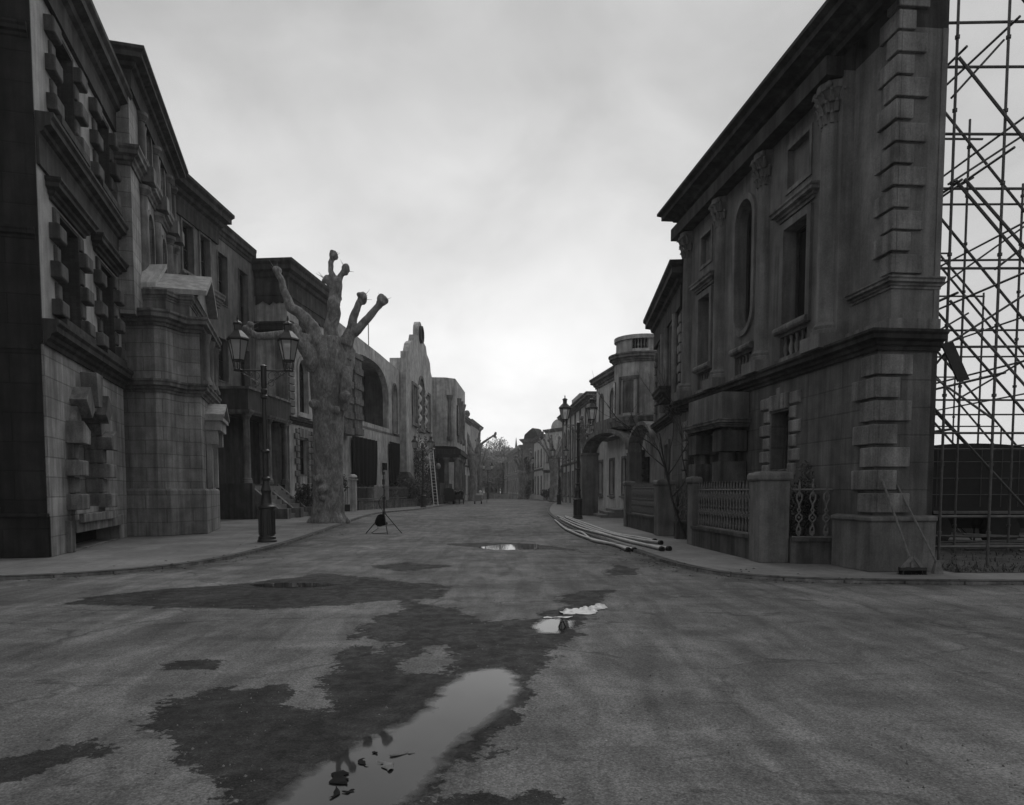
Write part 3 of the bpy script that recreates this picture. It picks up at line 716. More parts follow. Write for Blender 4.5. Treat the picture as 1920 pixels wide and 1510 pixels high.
# ---------------------------------------------------------------- R3 round bay with porch arches
r = thing('bay_house', 'house with a round balustraded bay over a flying porch arch', 'building', (6.75, 38, 0))
m = M(); m.box(.6, 1.1, -8.8, 9, 0, 7.9)
m.obj('wall', 'stucco_far', r)
def ring(R, n=28): return [(R * math.cos(a), R * math.sin(a)) for a in [2 * PI * (1 - i / n) + .001 for i in range(n)]]
m = M(); n = 28; R = 1.4
for i in range(n):
    a0, a1 = 2 * PI * i / n, 2 * PI * (i + 1) / n
    hole = (math.cos((a0 + a1) / 2 - PI * 1.28) > .955)
    for z0, z1, rr in ((4.7, 5.35, R), (5.35, 7.0, R - .1 if hole else R), (7.0, 8.0, R)):
        m.add([(rr * math.cos(a0), rr * math.sin(a0), z0), (rr * math.cos(a1), rr * math.sin(a1), z0), (rr * math.cos(a1), rr * math.sin(a1), z1), (rr * math.cos(a0), rr * math.sin(a0), z1)], [(0, 1, 2, 3)])
m.lathe([(.1, 4.72), (1.38, 4.75)], 0, 0, 28); m.lathe([(1.38, 7.9), (.1, 7.95)], 0, 0, 28)
m.obj('bay', 'stucco_far', r, 25)
m = M(); c = [(R * math.cos(a), R * math.sin(a)) for a in [-2 * PI * i / 40 for i in range(40)]]
c = c[::-1]
def rsweep(m, R, prof, n=40):
    m.lathe([(R + o_, z) for o_, z in prof], 0, 0, n)
rsweep(m, R, cprof(7.9, 8.35, .32)); m.obj('cornice', 'trim', r, 25)
m = M(); rsweep(m, R, [(-.2, 4.55), (.02, 4.55), (.18, 4.68), (.2, 4.8), (.28, 4.95), (.28, 5.12), (.08, 5.2), (0, 5.22)]); m.obj('base_moulding', 'trim', r, 25)
m = M()
for z0, z1, o_ in ((8.36, 8.55, -.05), (9.05, 9.25, 0.02)):
    m.lathe([(R - .3, z0), (R + o_, z0), (R + o_, z1), (R - .3, z1)], 0, 0, 40)
for i in range(40):
    a = 2 * PI * i / 40
    if -.35 < ((a - PI * 1.42 + PI) % (2 * PI)) - PI < .35: continue
    b0, b1 = a - PI / 40, a + PI / 40
    m.add([(rr * math.cos(b), rr * math.sin(b), z) for rr in (R - .08, R - .2) for z in (8.55, 9.05) for b in (b0, b1)], [(0, 1, 3, 2), (4, 5, 7, 6)])
m.obj('parapet', 'stucco_far', r, 25)
m = M()
for i in range(6):
    a = PI * 1.42 + (i - 2.5) * .12
    m.lathe([(.04, 8.55), (.025, 8.62), (.055, 8.75), (.03, 8.9), (.045, 9.05)], (R - .14) * math.cos(a), (R - .14) * math.sin(a), 8)
m.obj('balusters', 'trim', r, 40)
m = M()
def bayquad(m, rr, a0, a1, z0, z1, k=4):
    for i in range(k):
        b0, b1 = a0 + (a1 - a0) * i / k, a0 + (a1 - a0) * (i + 1) / k
        m.add([(q * math.cos(b), q * math.sin(b), z) for q in (rr, rr - .1) for z in (z0, z1) for b in (b0, b1)], [(0, 1, 3, 2), (4, 6, 7, 5), (0, 4, 5, 1), (2, 3, 7, 6), (0, 2, 6, 4), (1, 5, 7, 3)])
bayquad(m, R - .03, PI * 1.18, PI * 1.4, 5.3, 7.05)
bayquad(m, R + .05, PI * 1.16, PI * 1.18, 5.3, 7.05, 1); bayquad(m, R + .05, PI * 1.4, PI * 1.42, 5.3, 7.05, 1); bayquad(m, R + .05, PI * 1.16, PI * 1.42, 7.05, 7.2)
m.obj('blind_window', 'board', r)
m = M(); bayquad(m, R + .02, PI * .98, PI * 1.06, 5.35, 7.0); m.obj('window', 'pane', r)
# porch pillars and arches, world coords relative to root
def band(m, p, q, z0, rise, thick, depth, nrm, n=14, k=1.0):
    P0 = Vector((p[0] - 6.75, p[1] - 38, 0)); P1 = Vector((q[0] - 6.75, q[1] - 38, 0)); nv = Vector(nrm) * depth / 2
    vs = []
    for i in range(n + 1):
        t = i / n; a = PI * t * k; s_ = (1 - math.cos(a)) / 2
        for dz in (0, thick):
            b = P0.lerp(P1, s_ + (0)) + Vector((0, 0, z0 + math.sin(a) * rise + dz))
            vs += [b - nv, b + nv]
    fs = [(0, 1, 3, 2)]
    for i in range(n):
        o_ = i * 4; fs += [(o_, o_ + 4, o_ + 5, o_ + 1), (o_ + 2, o_ + 3, o_ + 7, o_ + 6), (o_, o_ + 2, o_ + 6, o_ + 4), (o_ + 1, o_ + 5, o_ + 7, o_ + 3)]
    fs.append((n * 4, n * 4 + 2, n * 4 + 3, n * 4 + 1)); m.add(vs, fs)
m = M(); m.box(-2.8, -1.9, 2.6, 3.5, 0, 3.38); m.box(-2.85, -1.85, 2.55, 3.55, 3.38, 3.5); m.obj('porch_pillar', 'render_r', r)
m = M(); m.box(-.95, -.35, -2.3, -1.5, 0, 3.2); m.box(-.98, -.32, -2.33, -1.47, 3.2, 3.28); m.obj('porch_pillar', 'render_r', r)
m = M(); band(m, (4.4, 41.0), (6.1, 36.4), 3.45, 1.0, .2, .9, (.93, .36, 0), 18)
m.obj('porch_arch', 'block', r, 30)
m = M(); band(m, (6.1, 36.0), (6.2, 30.5), 3.28, 1.1, .16, .7, (1, 0, 0), 14)
m.box(-.9, -.4, -2.25, -1.55, 3.28, 3.95)
m.obj('porch_arch', 'block', r, 30)
m = M(); m.box(-2.2, -.3, 1.0, 1.05, .0, .01)
for i in range(3): m.box(-2.2 + i * .35, .55, -1.2, 2.4, i * .14 + .002, i * .14 + .14)
m.obj('steps', 'pave', r)
m = M(); m.box(.5, .62, -3.9, -2.6, 0, 3.3); m.obj('door', 'wood_dk', r)
m = M(); m.box(.5, .62, .6, 1.6, .4, 3.2); m.obj('window', 'pane', r)
m = M()
for k in range(9): m.box(.2, .62, 2.0 - (.1 if k % 2 else 0), 2.9 + (.1 if k % 2 else 0), .45 + k * .36, .45 + k * .36 + .32)
m.obj('rusticated_pier', 'block', r)

# ---------------------------------------------------------------- generic far houses
def house(name, label, near, far, side, H, mat, trim, floors, bays, dep=3, corn=.45, ww=.9, extra=None, pane='pane', rowh=None, pil=False):
    r, W = facade(name, label, 'building', near, far, side)
    hs = []
    for f, (z0, z1) in enumerate(floors):
        for b in range(bays):
            c_ = W * (b + .5) / bays; hs.append(rect(c_ - ww / 2, c_ + ww / 2, z0, z1) if (f % 2 == 0) else arch(c_ - ww / 2, c_ + ww / 2, z0, z1, 8))
    shell(r, W, dep, H, mat, hs)
    for lp in hs: window(r, lp, .18, trim, 'wood_dk', pane, .14, .06, 2, 2)
    m = M(); P = [(0, dep), (0, 0), (W, 0), (W, dep)]
    m.sweep(P, cprof(H - .6, H + .1, corn)); m.obj('cornice', trim, r)
    m = M()
    for z0, z1 in floors[1:]: m.sweep([(0, 0), (W, 0)], cprof(z0 - .75, z0 - .5, .18))
    if len(floors) > 1: m.obj('string_course', trim, r)
    if pil:
        for b in range(bays + 1):
            x = min(max(W * b / bays, .25), W - .25); m = M(); m.box(x - .2, x + .2, -.12, .02, 0, H - .62); m.obj('pilaster', trim, r)
    return r, W
r, W = house('balcony_house', 'pale two storey house with a balcony behind the round bay', (7.2, 43.5), (6.05, 52), 'R', 9.2, 'stucco_pale', 'trim', [(1.2, 3.4), (5.6, 8.0)], 3)
m = M(); m.box(3.0, W - .5, -.9, 0, 4.7, 4.95); m.box(3.0, W - .5, -.9, -.8, 4.95, 5.9); m.obj('balcony', 'trim', r)
r, W = house('shop_house', 'grey cornice topped house behind the nearest right lamp post', (8.1, 54), (7.3, 65), 'R', 9.4, 'render_r', 'trim', [(.9, 3.4), (5, 7.6)], 3, ww=1.3)
r, W = house('terrace_house', 'weathered house with a heavy sloping cornice behind the right hand lanterns', (7.3, 66), (6.2, 88), 'R', 10.2, 'stucco_pale', 'trim', [(.9, 3.4), (5.0, 8.2)], 6, pil=True, corn=.7)
m = M(); m.box(8, 14, -.02, 2, 10.2, 11.3); m.obj('attic', 'stucco_far', r)
# R6 with segmental pediment
r, W = facade('theatre_front', 'pale corner building with a curved gable and round window closing the right side', 'building', (8.8, 100), (4.9, 106.5), 'R')
H6 = 10.3; cx = W * .42
ol = [(0, 0), (W, 0), (W, H6), (cx + 1.9, H6)] + [(cx + 1.7 * math.cos(t), H6 + .1 + 1.2 * math.sin(t)) for t in [PI * i / 10 for i in range(11)]] + [(cx - 1.9, H6), (0, H6)]
ro = [(cx + .75 * math.cos(2 * PI * i / 16), 8.9 + .75 * math.sin(2 * PI * i / 16)) for i in range(16)]
hs = [arch(cx - .8, cx + .8, 1, 3.6), rect(.5, 1.1, 5.6, 7.4), rect(W - 1.6, W - .8, 4.8, 7.6), rect(W - 1.6, W - .8, .8, 3.4)]
shell(r, W, 4, H6, 'stucco_pale', hs, outline=ol)
for lp in hs: window(r, lp, .18, 'trim', 'wood_dk', 'pane', .12, .05)
m = M(); m.plate(grow(ro, .0), [grow(ro, -.2)], -.12, .02); m.plate(grow(ro, -.3), [], -.08, .02); m.obj('roundel', 'white', r)
m = M(); m.plate(ol[2:-1][::-1] + [(0, H6), (0, H6 - .35), (W, H6 - .35)][0:0] + [(cx - 1.9, H6), (cx - 1.5, H6 - .02)] + [(cx + 1.5 * math.cos(t), H6 - .1 + 1.05 * math.sin(t)) for t in [PI * (1 - i / 10) for i in range(11)]] + [(cx + 1.5, H6 - .02)], [], -.2, .02) if False else m.sweep([(0, 4), (0, 0), (W, 0)], cprof(H6 - .5, H6, .3)); m.obj('cornice', 'trim', r)
m = M(); m.sweep([(0, 4), (0, 0), (W, 0)], cprof(4.0, 4.4, .35)); m.obj('string_course', 'trim', r)
m = M(); quoins(m, .02, 1, .3, 4, .4, .6, .6, .08); quoins(m, 2.0, 1, .3, 4, .4, .6, .6, .08); m.obj('quoins', 'white', r)
house('side_return', 'narrow pale return wing at the far end beyond the curved gable', (4.6, 107), (3.6, 118), 'R', 9.6, 'stucco_pale', 'trim', [(1, 3.5), (5.2, 7.6)], 3)
# end of the street
house('domed_house', 'distant house with a humped dark roof where the street bends', (4.6, 128), (1.9, 130), 'R', 10.5, 'render_r', 'trim', [(1, 3.4), (5, 7.4)], 2)
r = bpy.context.scene.objects['domed_house']
m = M(); m.plate([(.1, 10.6), (.3, 11.4), (1.3, 12.1), (2.0, 12.5), (2.5, 12.3), (3.1, 11.2), (3.1, 10.6)], [], .2, 2.2); m.obj('roof', 'slate', r)
house('gothic_terrace', 'distant brick terrace receding beneath the spire at the street end', (1.7, 132), (-1.0, 165), 'R', 9.6, 'brick', 'render', [(1, 3.6), (5.3, 7.6)], 7, dep=6, ww=1.2)
house('far_terrace', 'farthest low terrace with pale cornice beside the leafy trees', (-1.2, 168), (-3.2, 200), 'R', 8.6, 'brick', 'render', [(1, 3.6), (5, 7)], 6, dep=6, ww=1.2)
r = thing('church_spire', 'slender far spire rising above the gothic terrace', 'spire', (1.0, 175, 0))
m = M(); m.box(-1.2, 1.2, -1.2, 1.2, 0, 9.6); m.obj('tower', 'brick', r)
m = M(); m.lathe([(1.0, 9.6), (.35, 11.2), (.03, 14.2)], 0, 0, 8); m.obj('spire', 'slate', r)
house('end_pavilion', 'low pale pavilion with small gable at the very end of the street', (-7.2, 190), (-3.4, 192), 'L', 5.6, 'white', 'white', [(.8, 2.2), (3.2, 4.6)], 3, corn=.3)

# ---------------------------------------------------------------- L1 near left building
r, W = facade('rusticated_building', 'tall dark building with quoined windows nearest on the left', 'building', (-9.68, 15.09), (-11.61, 21.72), 'L')
HL = 11.9; dep = 8
wins = [rect(1.15, 2.75, 5.15, 7.5), rect(4.55, 6.05, 5.15, 7.5), rect(1.3, 2.8, 9.5, 11.6), rect(4.65, 6.1, 9.5, 11.6)]
door = arch(1.75, 3.85, 1.0, 3.5, 12, 1)
void = rect(1.35, 5.9, .02, .42)
m = M()
m.plate(rect(0, W, 0, 4.45), [door, void], 0, .8)
m.obj('ground_floor_wall', 'ashlar', r)
m = M(); m.plate(rect(0, W, 4.45, HL), wins, 0, .6); m.obj('upper_wall', 'render', r)
m = M(); m.box(-.004, .0, .02, .03, 0, .01)
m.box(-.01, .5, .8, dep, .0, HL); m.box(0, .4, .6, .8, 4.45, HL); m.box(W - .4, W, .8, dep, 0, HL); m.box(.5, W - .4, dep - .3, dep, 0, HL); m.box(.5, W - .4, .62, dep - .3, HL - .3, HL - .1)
m.box(-.03, 0, .05, dep, 0, 4.45)                 # end wall skin, darker than the front
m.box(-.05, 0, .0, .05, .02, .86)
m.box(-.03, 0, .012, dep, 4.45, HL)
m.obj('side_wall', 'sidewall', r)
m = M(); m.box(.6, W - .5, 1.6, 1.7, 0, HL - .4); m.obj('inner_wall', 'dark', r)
for i, lp in enumerate(wins):
    x0, x1, z0, z1 = lp[0][0], lp[1][0], lp[0][1], lp[2][1]
    wd = window(r, lp, .42, 'trim_dk', 'wood_dk', 'pane', .03, .02, 2, 2, False)
    q = M(); q.plate(grow(lp, -.003), [grow(lp, -.045)], -.015, .41); q.obj('reveal', 'upper', wd)  # dark lining added so the window recess looks shaded
    m = M()
    k = 0; z = z0
    while z < z1 - .1:
        wv = .52 if k % 2 == 0 else .28
        pr = .2 if k % 2 == 0 else .07
        m.cbox(x0 - wv, x0 + .03, -pr, .12, z + .02, z + .36, .03); m.cbox(x1 - .03, x1 + wv, -pr, .12, z + .02, z + .36, .03)
        z += .4; k += 1
    m.obj('jamb_blocks', 'block_dk', wd)
    m = M(); m.box(x0 - .35, x1 + .35, -.24, .03, z0 - .2, z0 - .02); m.obj('sill', 'trim_dk', wd)
    if i < 2: m = M(); m.sweep([(x0 - .4, .02), (x0 - .4, -.01), (x1 + .4, -.01), (x1 + .4, .02)], cprof(7.6, 8.0, .3)); m.obj('lintel', 'trim_dk', wd)
P = [(0, .02), (0, 0), (W, 0)]
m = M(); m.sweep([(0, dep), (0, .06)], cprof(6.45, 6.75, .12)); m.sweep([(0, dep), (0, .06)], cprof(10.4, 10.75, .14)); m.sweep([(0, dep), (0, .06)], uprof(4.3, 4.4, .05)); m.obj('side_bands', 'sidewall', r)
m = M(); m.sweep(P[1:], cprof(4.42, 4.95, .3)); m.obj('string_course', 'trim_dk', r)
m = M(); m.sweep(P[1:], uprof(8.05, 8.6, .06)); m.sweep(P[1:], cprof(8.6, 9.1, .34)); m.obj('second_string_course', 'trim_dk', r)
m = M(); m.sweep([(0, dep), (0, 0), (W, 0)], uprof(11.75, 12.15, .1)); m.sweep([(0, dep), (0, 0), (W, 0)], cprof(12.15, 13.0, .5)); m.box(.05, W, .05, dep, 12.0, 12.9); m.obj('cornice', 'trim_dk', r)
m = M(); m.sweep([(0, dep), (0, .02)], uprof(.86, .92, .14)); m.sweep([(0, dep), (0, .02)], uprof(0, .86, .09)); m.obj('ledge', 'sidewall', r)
m = M(); m.box(-.12, -.03, 1.0, 1.12, .95, 3.5); m.box(-.12, -.03, 1.0, 2.9, 3.5, 3.65); m.box(-.05, -.031, 1.12, 2.9, .95, 3.5); m.obj('side_door', 'wood_dk', r)
# rusticated arch round the barred opening
m = M(); cx = 2.8; R = .9; zc = 2.45
for k in range(4):
    z = .95 + k * .385; pr = .3 if k % 2 == 0 else .12; wv = .62 if k % 2 == 0 else .4
    e_ = .07 if k % 2 == 0 else .03
    m.cbox(1.75 - wv, 1.75 + e_, -pr, .3, z + .01, z + .37, .02); m.cbox(3.85 - e_, 3.85 + wv, -pr, .3, z + .01, z + .37, .02)
nv = 9
for i in range(nv):
    a = PI * (i + .5) / nv; pr = .36 if i % 2 == 0 else .14; hw = PI / nv / 2 * .93; R1_, R2_ = (1.0 if i % 2 == 0 else 1.03), (1.82 if i == 4 else (1.6 if i % 2 == 0 else 1.42))
    q = []
    for y in (-pr, .3):
        for rr, s_ in ((R1_, -1), (R1_, 1), (R2_, 1), (R2_, -1)): q.append((cx + rr * math.cos(a + s_ * hw), y, zc + rr * math.sin(a + s_ * hw)))
    m.add(q, [(0, 1, 2, 3), (4, 7, 6, 5), (0, 4, 5, 1), (1, 5, 6, 2), (2, 6, 7, 3), (3, 7, 4, 0)])
m.obj('rusticated_arch', 'block', r)
m = M(); m.box(1.3, 6.0, -.14, .02, .43, .72); m.box(1.5, 4.6, -.24, -.14, .66, .86); m.box(1.0, 1.34, -.1, .02, 0, .72); m.obj('arch_sill', 'block', r)
wd = M(); wd.plate(grow(door, -.01), [], .72, .76); wd = wd.obj('window', 'pane', r)
m = M()
for i in range(9): x = 1.9 + i * .225; m.tube([(x, .6, 1.02), (x, .6, 3.4 if 1 < i < 7 else 2.8)], .014, 6)
for z in (1.3, 1.75, 2.2, 2.65): m.tube([(1.77, .6, z), (3.83, .6, z)], .014, 6)
m.obj('grille', 'iron', wd)
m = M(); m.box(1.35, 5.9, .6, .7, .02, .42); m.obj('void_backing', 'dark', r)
cup = thing('paper_cup', 'small pale paper cup on the dark stone ledge at far left', 'cup')
m = M(); m.lathe([(.03, 0), (.034, .11), (.038, .115), (.038, .125)], 0, 0, 12); o = m.obj('cup', 'white_p', cup, 30)
mat = r.matrix_basis.copy(); cup.location = Matrix.Translation(r.location) @ (Matrix.Rotation(r.rotation_euler.z, 4, 'Z') @ Vector((-.07, .92, .925)))

# ---------------------------------------------------------------- L2 pavilion with canted bay
r = thing('stone_pavilion', 'stone pavilion with pediment and banded bay beside the quoined left building', 'building')
BP = [(-12.6, 22.9), (-11.95, 22.25), (-10.85, 22.15), (-10.62, 22.3), (-10.52, 22.9), (-10.42, 23.2), (-9.98, 23.3), (-11.0, 26.8), (-11.35, 26.9), (-11.5, 27.8), (-12.7, 27.6)]
m = M(); m.sweep(BP, uprof(1.45, 6.45, 0, -.3)); m.obj('bay_wall', 'ashlar', r)
m = M(); m.sweep(BP, [(-.3, 0), (.12, 0), (.12, 1.4), (.06, 1.46), (-.3, 1.46)]); m.obj('plinth', 'ashlar', r)
m = M(); m.sweep(BP, cprof(4.4, 4.78, .26)); m.obj('string_course', 'trim', r)
m = M(); m.sweep(BP, cprof(6.4, 6.85, .32)); m.obj('bay_cornice', 'trim', r)
m = M(); bm_ = bmesh.new(); vv = [bm_.verts.new((x, y, 6.82)) for x, y in BP]; bm_.faces.new(vv); bmesh.ops.triangulate(bm_, faces=bm_.faces[:]); bm_.verts.index_update()
m.add([v.co[:] for v in bm_.verts], [tuple(v.index for v in f.verts) for f in bm_.faces]); bm_.free(); m.obj('bay_roof', 'trim', r)
m = M()
SP = [(-12.3, 22.8), (-11.4, 22.7), (-10.75, 22.75), (-10.65, 23.3), (-10.3, 23.4), (-11.2, 26.7), (-12.4, 27.0)]
m.sweep(SP, uprof(6.85, 7.45, 0, -.3)); m.sweep(SP, cprof(7.3, 7.6, .14)); m.obj('attic', 'trim', r)
def loc2(u, o_, z, base=(-10.0, 23.3)):           # along and out from the bay front
    t = Vector((-.283, .959)); n_ = Vector((.959, .283)); p = Vector(base) + t * u + n_ * o_; return (p.x, p.y, z)
def lbox(m, u0, u1, o0, o1, z0, z1, top=None):
    q = [loc2(u, o_, z) for z in (z0, z1) for u, o_ in ((u0, o0), (u1, o0), (u1, o1), (u0, o1))]
    m.add(q, [(0, 3, 2, 1), (4, 5, 6, 7), (0, 1, 5, 4), (1, 2, 6, 5), (2, 3, 7, 6), (3, 0, 4, 7)])
def ped(m, u0, u1, o0, o1, z0, zp, t):
    c = (u0 + u1) / 2
    for a, b in ((u0, c), (u1, c)):
        q = [loc2(a, o0, z0), loc2(b, o0, zp), loc2(b, o0, zp + t), loc2(a, o0, z0 + t), loc2(a, o1, z0), loc2(b, o1, zp), loc2(b, o1, zp + t), loc2(a, o1, z0 + t)]
        m.add(q, [(0, 1, 2, 3), (4, 7, 6, 5), (0, 3, 7, 4), (1, 5, 6, 2), (3, 2, 6, 7), (0, 4, 5, 1)])
m = M(); ped(m, .2, 3.6, -1.3, .25, 7.65, 8.55, .16)
q = [loc2(.4, -.05, 7.62), loc2(3.4, -.05, 7.62), loc2(1.9, -.05, 8.5), loc2(.4, -.2, 7.62), loc2(3.4, -.2, 7.62), loc2(1.9, -.2, 8.5)]
m.add(q, [(0, 1, 2), (3, 5, 4), (0, 3, 4, 1), (1, 4, 5, 2), (2, 5, 3, 0)]); m.obj('pediment', 'render', r)
m = M(); q = [(-11.75, 22.5, 7.62), (-10.9, 22.45, 7.62), (-10.75, 22.9, 8.3), (-11.6, 22.95, 8.3)]
m.add(q + [(x, y, z + .14) for x, y, z in q], [(0, 3, 2, 1), (4, 5, 6, 7), (0, 1, 5, 4), (1, 2, 6, 5), (2, 3, 7, 6), (3, 0, 4, 7)])
m.obj('sloping_coping', 'white', r)  # white colour carries the light falling on this slope
for u in (.3, 1.5, 2.7):
    m = M(); p = loc2(u, .12, 0); m.lathe([(.24, 4.8), (.24, 4.9), (.2, 4.98), (.17, 5.1), (.16, 6.1), (.22, 6.3), (.24, 6.42)], p[0], p[1], 14); m.obj('column', 'trim', r, 40)
for u in (.6, 1.8):
    wd = M(); lbox(wd, u + .1, u + .75, -.01, .03, 4.95, 6.2); wd.obj('window', 'pane', r)
m = M(); lbox(m, 1.0, 2.6, -.01, .04, 0, 3.2); m.obj('door', 'wood_dk', r)
m = M(); ped(m, .9, 3.0, 0, .62, 3.85, 4.3, .1); lbox(m, .95, 2.95, 0, .5, 3.42, 3.8); lbox(m, .88, 3.02, 0, .58, 3.74, 3.86)
for u in (1.0, 2.6): lbox(m, u, u + .28, 0, .4, 2.95, 3.42); lbox(m, u + .03, u + .25, 0, .22, 1.5, 2.95)
m.obj('door_hood', 'render', r)
# upper storeys
r2, W = facade('upper_storeys', '', '', (-11.12, 21.6), (-13.2, 28.7), 'L')
UP = r2; UPM = Matrix.Translation(r2.location) @ Matrix.Rotation(r2.rotation_euler.z, 4, 'Z')
def up(m, name, mat, smooth=None, parent=None):
    m.v = [tuple(UPM @ Vector(p)) for p in m.v]; return m.obj(name, mat, parent or r, smooth)
ah = [arch(.35, .95, 9.0, 11.0, 10), arch(.35, .95, 12.1, 13.3, 8)]
hs = [arch(2.2, 3.1, 7.6, 10.4), arch(2.2, 3.1, 11.7, 13.1), arch(4.6, 5.5, 7.6, 10.4), arch(4.6, 5.5, 11.7, 13.1)]
m = M(); m.plate(rect(0, W, 6.6, 13.4), hs, 0, .4); m.box(0, .3, .4, 4, 6.6, 13.4); m.box(W - .3, W, .4, 4, 0, 13.4); m.box(0, W, 4, 4.2, 0, 13.4); m.box(.3, W - .3, .4, 4, 13.0, 13.3)
up(m, 'upper_wall', 'ashlar')
for lp in hs:
    m = M(); m.plate(grow(lp, .13), [lp], -.06, .02); wd = up(m, 'window', 'trim')
    m = M(); m.plate(lp, [], .3, .34); up(m, 'pane', 'pane', None, wd)
P = [(0, 4.2), (0, 0), (W, 0), (W, 4.2)]
m = M(); m.sweep(P, uprof(13.0, 13.4, .1)); m.sweep(P, cprof(13.4, 14.0, .55)); up(m, 'cornice', 'trim_dk')
m = M(); m.sweep(P, cprof(10.85, 11.35, .3)); up(m, 'second_string_course', 'trim')
m = M()
for x in (1.4, 3.7, 6.0, W - .35):
    column(m, x, -.02, 7.1, 10.8, .19, 14); column(m, x, -.02, 11.4, 13.0, .17, 14); m.box(x - .25, x + .25, -.42, 0, 10.9, 11.35)
up(m, 'pilasters', 'trim', 40)
bpy.data.objects.remove(r2)
# blind arched niches on the camera-facing end
m = M(); Bp = Vector((-11.12, 21.6, 0))
for z0, z1 in ((8.6, 10.5), (11.9, 13.0)):
    m.plate(grow(arch(.5, 1.15, z0, z1), .1), [arch(.5, 1.15, z0, z1)], -.05, .01)
m.v = [tuple(UPM @ Vector((y, 1.6 - x, z))) for x, y, z in m.v]
m.obj('niche_moulding', 'trim', r)

# ---------------------------------------------------------------- L3 tall pair of houses with the columned porch
r, W = facade('porch_house', 'tall grey house with a black fronted balcony porch and steps', 'building', (-14.75, 31.2), (-14.4, 41), 'L')
hs = [rect(1.6, 2.6, 11.3, 13.4), rect(3.3, 4.3, 11.3, 13.4), rect(5.15, 6.2, 10.75, 13.2), rect(7.7, 8.8, 9.7, 13.1), rect(4.9, 6.1, 6.9, 9.0), rect(7.6, 8.8, 6.6, 9.0), rect(3.9, 8.8, .03, 5.0), rect(2.2, 3.2, 6.9, 9.4)]
shell(r, W, 5, 14.1, 'render_r', hs, .4)
for i, lp in enumerate(hs):
    if i == 6: continue
    window(r, lp, .25, 'trim', 'wood_dk', 'pane', .14 if i < 2 else .05, .05, 2, 2, i < 2)
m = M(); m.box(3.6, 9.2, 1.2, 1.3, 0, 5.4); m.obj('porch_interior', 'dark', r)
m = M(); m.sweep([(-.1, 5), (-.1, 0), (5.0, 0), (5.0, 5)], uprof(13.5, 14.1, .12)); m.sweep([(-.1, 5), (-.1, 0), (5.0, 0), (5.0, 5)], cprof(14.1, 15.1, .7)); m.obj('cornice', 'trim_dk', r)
m = M(); m.sweep([(5.0, 0), (W, 0)], cprof(13.9, 14.75, .18)); m.box(5.0, W, .02, 5, 14.0, 14.7); m.obj('parapet', 'trim_dk', r)
m = M(); m.sweep([(1.3, .02), (1.3, -.3), (4.7, -.3), (4.7, .02)], cprof(10.4, 10.95, .2)); m.box(1.3, 4.7, -.3, .02, 10.3, 10.5); m.obj('window_balcony', 'trim', r)
# porch
m = M(); m.box(3.9, 9.9, -1.9, -.01, 5.25, 6.35); m.box(3.9, 9.9, -1.84, -.01, 6.35, 6.36); m.obj('balcony', 'render_d', r)
m = M(); m.sweep([(3.9, -.02), (3.9, -1.9), (9.9, -1.9)], cprof(5.1, 5.3, .1)); m.sweep([(3.9, -.02), (3.9, -1.9), (9.9, -1.9)], uprof(6.3, 6.42, .07)); m.obj('balcony_moulding', 'trim', r)
m = M(); m.box(3.9, 4.2, -2.0, -.02, 0, 1.75); m.box(3.8, 10, -.03, -.0, 0, 5.2); m.box(4.2, 9.9, -1.5, -.02, 0, 1.74); m.obj('podium', 'render_d', r)
for x in (4.15, 6.95, 9.4):
    m = M(); column(m, x, -1.68, 1.76, 5.1, .17, 14); m.obj('column', 'trim', r, 40)
for x in (4.55, 6.6, 8.6):
    m = M(); m.add([(x, -1.5, 1.75), (x + .3, -1.5, 1.75), (x + .3, -3.2, .35), (x, -3.2, .35), (x, -3.2, 0), (x + .3, -3.2, 0), (x + .3, -1.5, 0), (x, -1.5, 0)], [(0, 1, 2, 3), (3, 2, 5, 4), (4, 5, 6, 7), (0, 3, 4, 7), (1, 6, 5, 2), (0, 7, 6, 1)])
    m.box(x - .06, x + .36, -3.5, -3.0, 0, .5); m.obj('stair_cheek', 'trim', r)
for x in (4.87, 6.92):
    m = M()
    for k in range(7): m.box(x, x + 1.66, -3.25 + k * .25, -1.5, k * .235 + .002, (k + 1) * .235)
    m.obj('steps', 'pave', r)

# ---------------------------------------------------------------- L4
r, W = facade('corner_house', 'house with broken plaster frieze and arched window behind the big pollard tree', 'building', (-12.6, 41), (-11.9, 48.2), 'L')
aw = arch(1.45, 2.85, 6.0, 9.1, 12); aw2 = arch(4.4, 5.8, 6.0, 9.1, 12); gw = rect(1.4, 2.5, 2.35, 4.4)
shell(r, W, 2.2, 13.6, 'stucco_far', [aw, aw2, gw], .4)
for lp in (aw, aw2): window(r, lp, .25, 'render', 'wood_dk', 'pane', .22, .07, 2, 3)
wd = window(r, gw, .2, 'block', 'wood_dk', 'pane', .06, .04, 1, 2, False)
m = M(); surround(m, 1.3, 2.6, .4, 5.0, .1, .36, .4, .62); surround(m, 3.6, 4.6, .4, 5.0, .1, .36, .4, .62)
for i in range(5): m.cbox(1.32 + i * .26, 1.55 + i * .26, -.12, .01, 4.5, 5.05)
m.obj('rustication', 'block', r)
P = [(0, 1.9), (0, 0), (W, 0), (W, 1.9)]
m = M(); m.sweep(P, uprof(12.3, 13.0, .12)); m.sweep(P, cprof(13.0, 14.2, .55)); m.obj('cornice', 'trim_dk', r)
m = M(); m.sweep(P, cprof(9.9, 10.8, .4)); m.obj('second_string_course', 'trim_dk', r)
m = M(); m.sweep(P, cprof(5.2, 5.6, .2)); m.obj('string_course', 'trim_dk', r)
m = M(); quoins(m, .0, 1, 5.7, 9.9, .42, .7, .7, .1, .06)
m.v = m.v + []; m.box(-.1, 0, 0, .7, 5.7, 9.9); m.obj('quoins', 'block', r)
m = M(); rag = [(0, 12.3)]                          # torn cladding under the frieze
x = 0
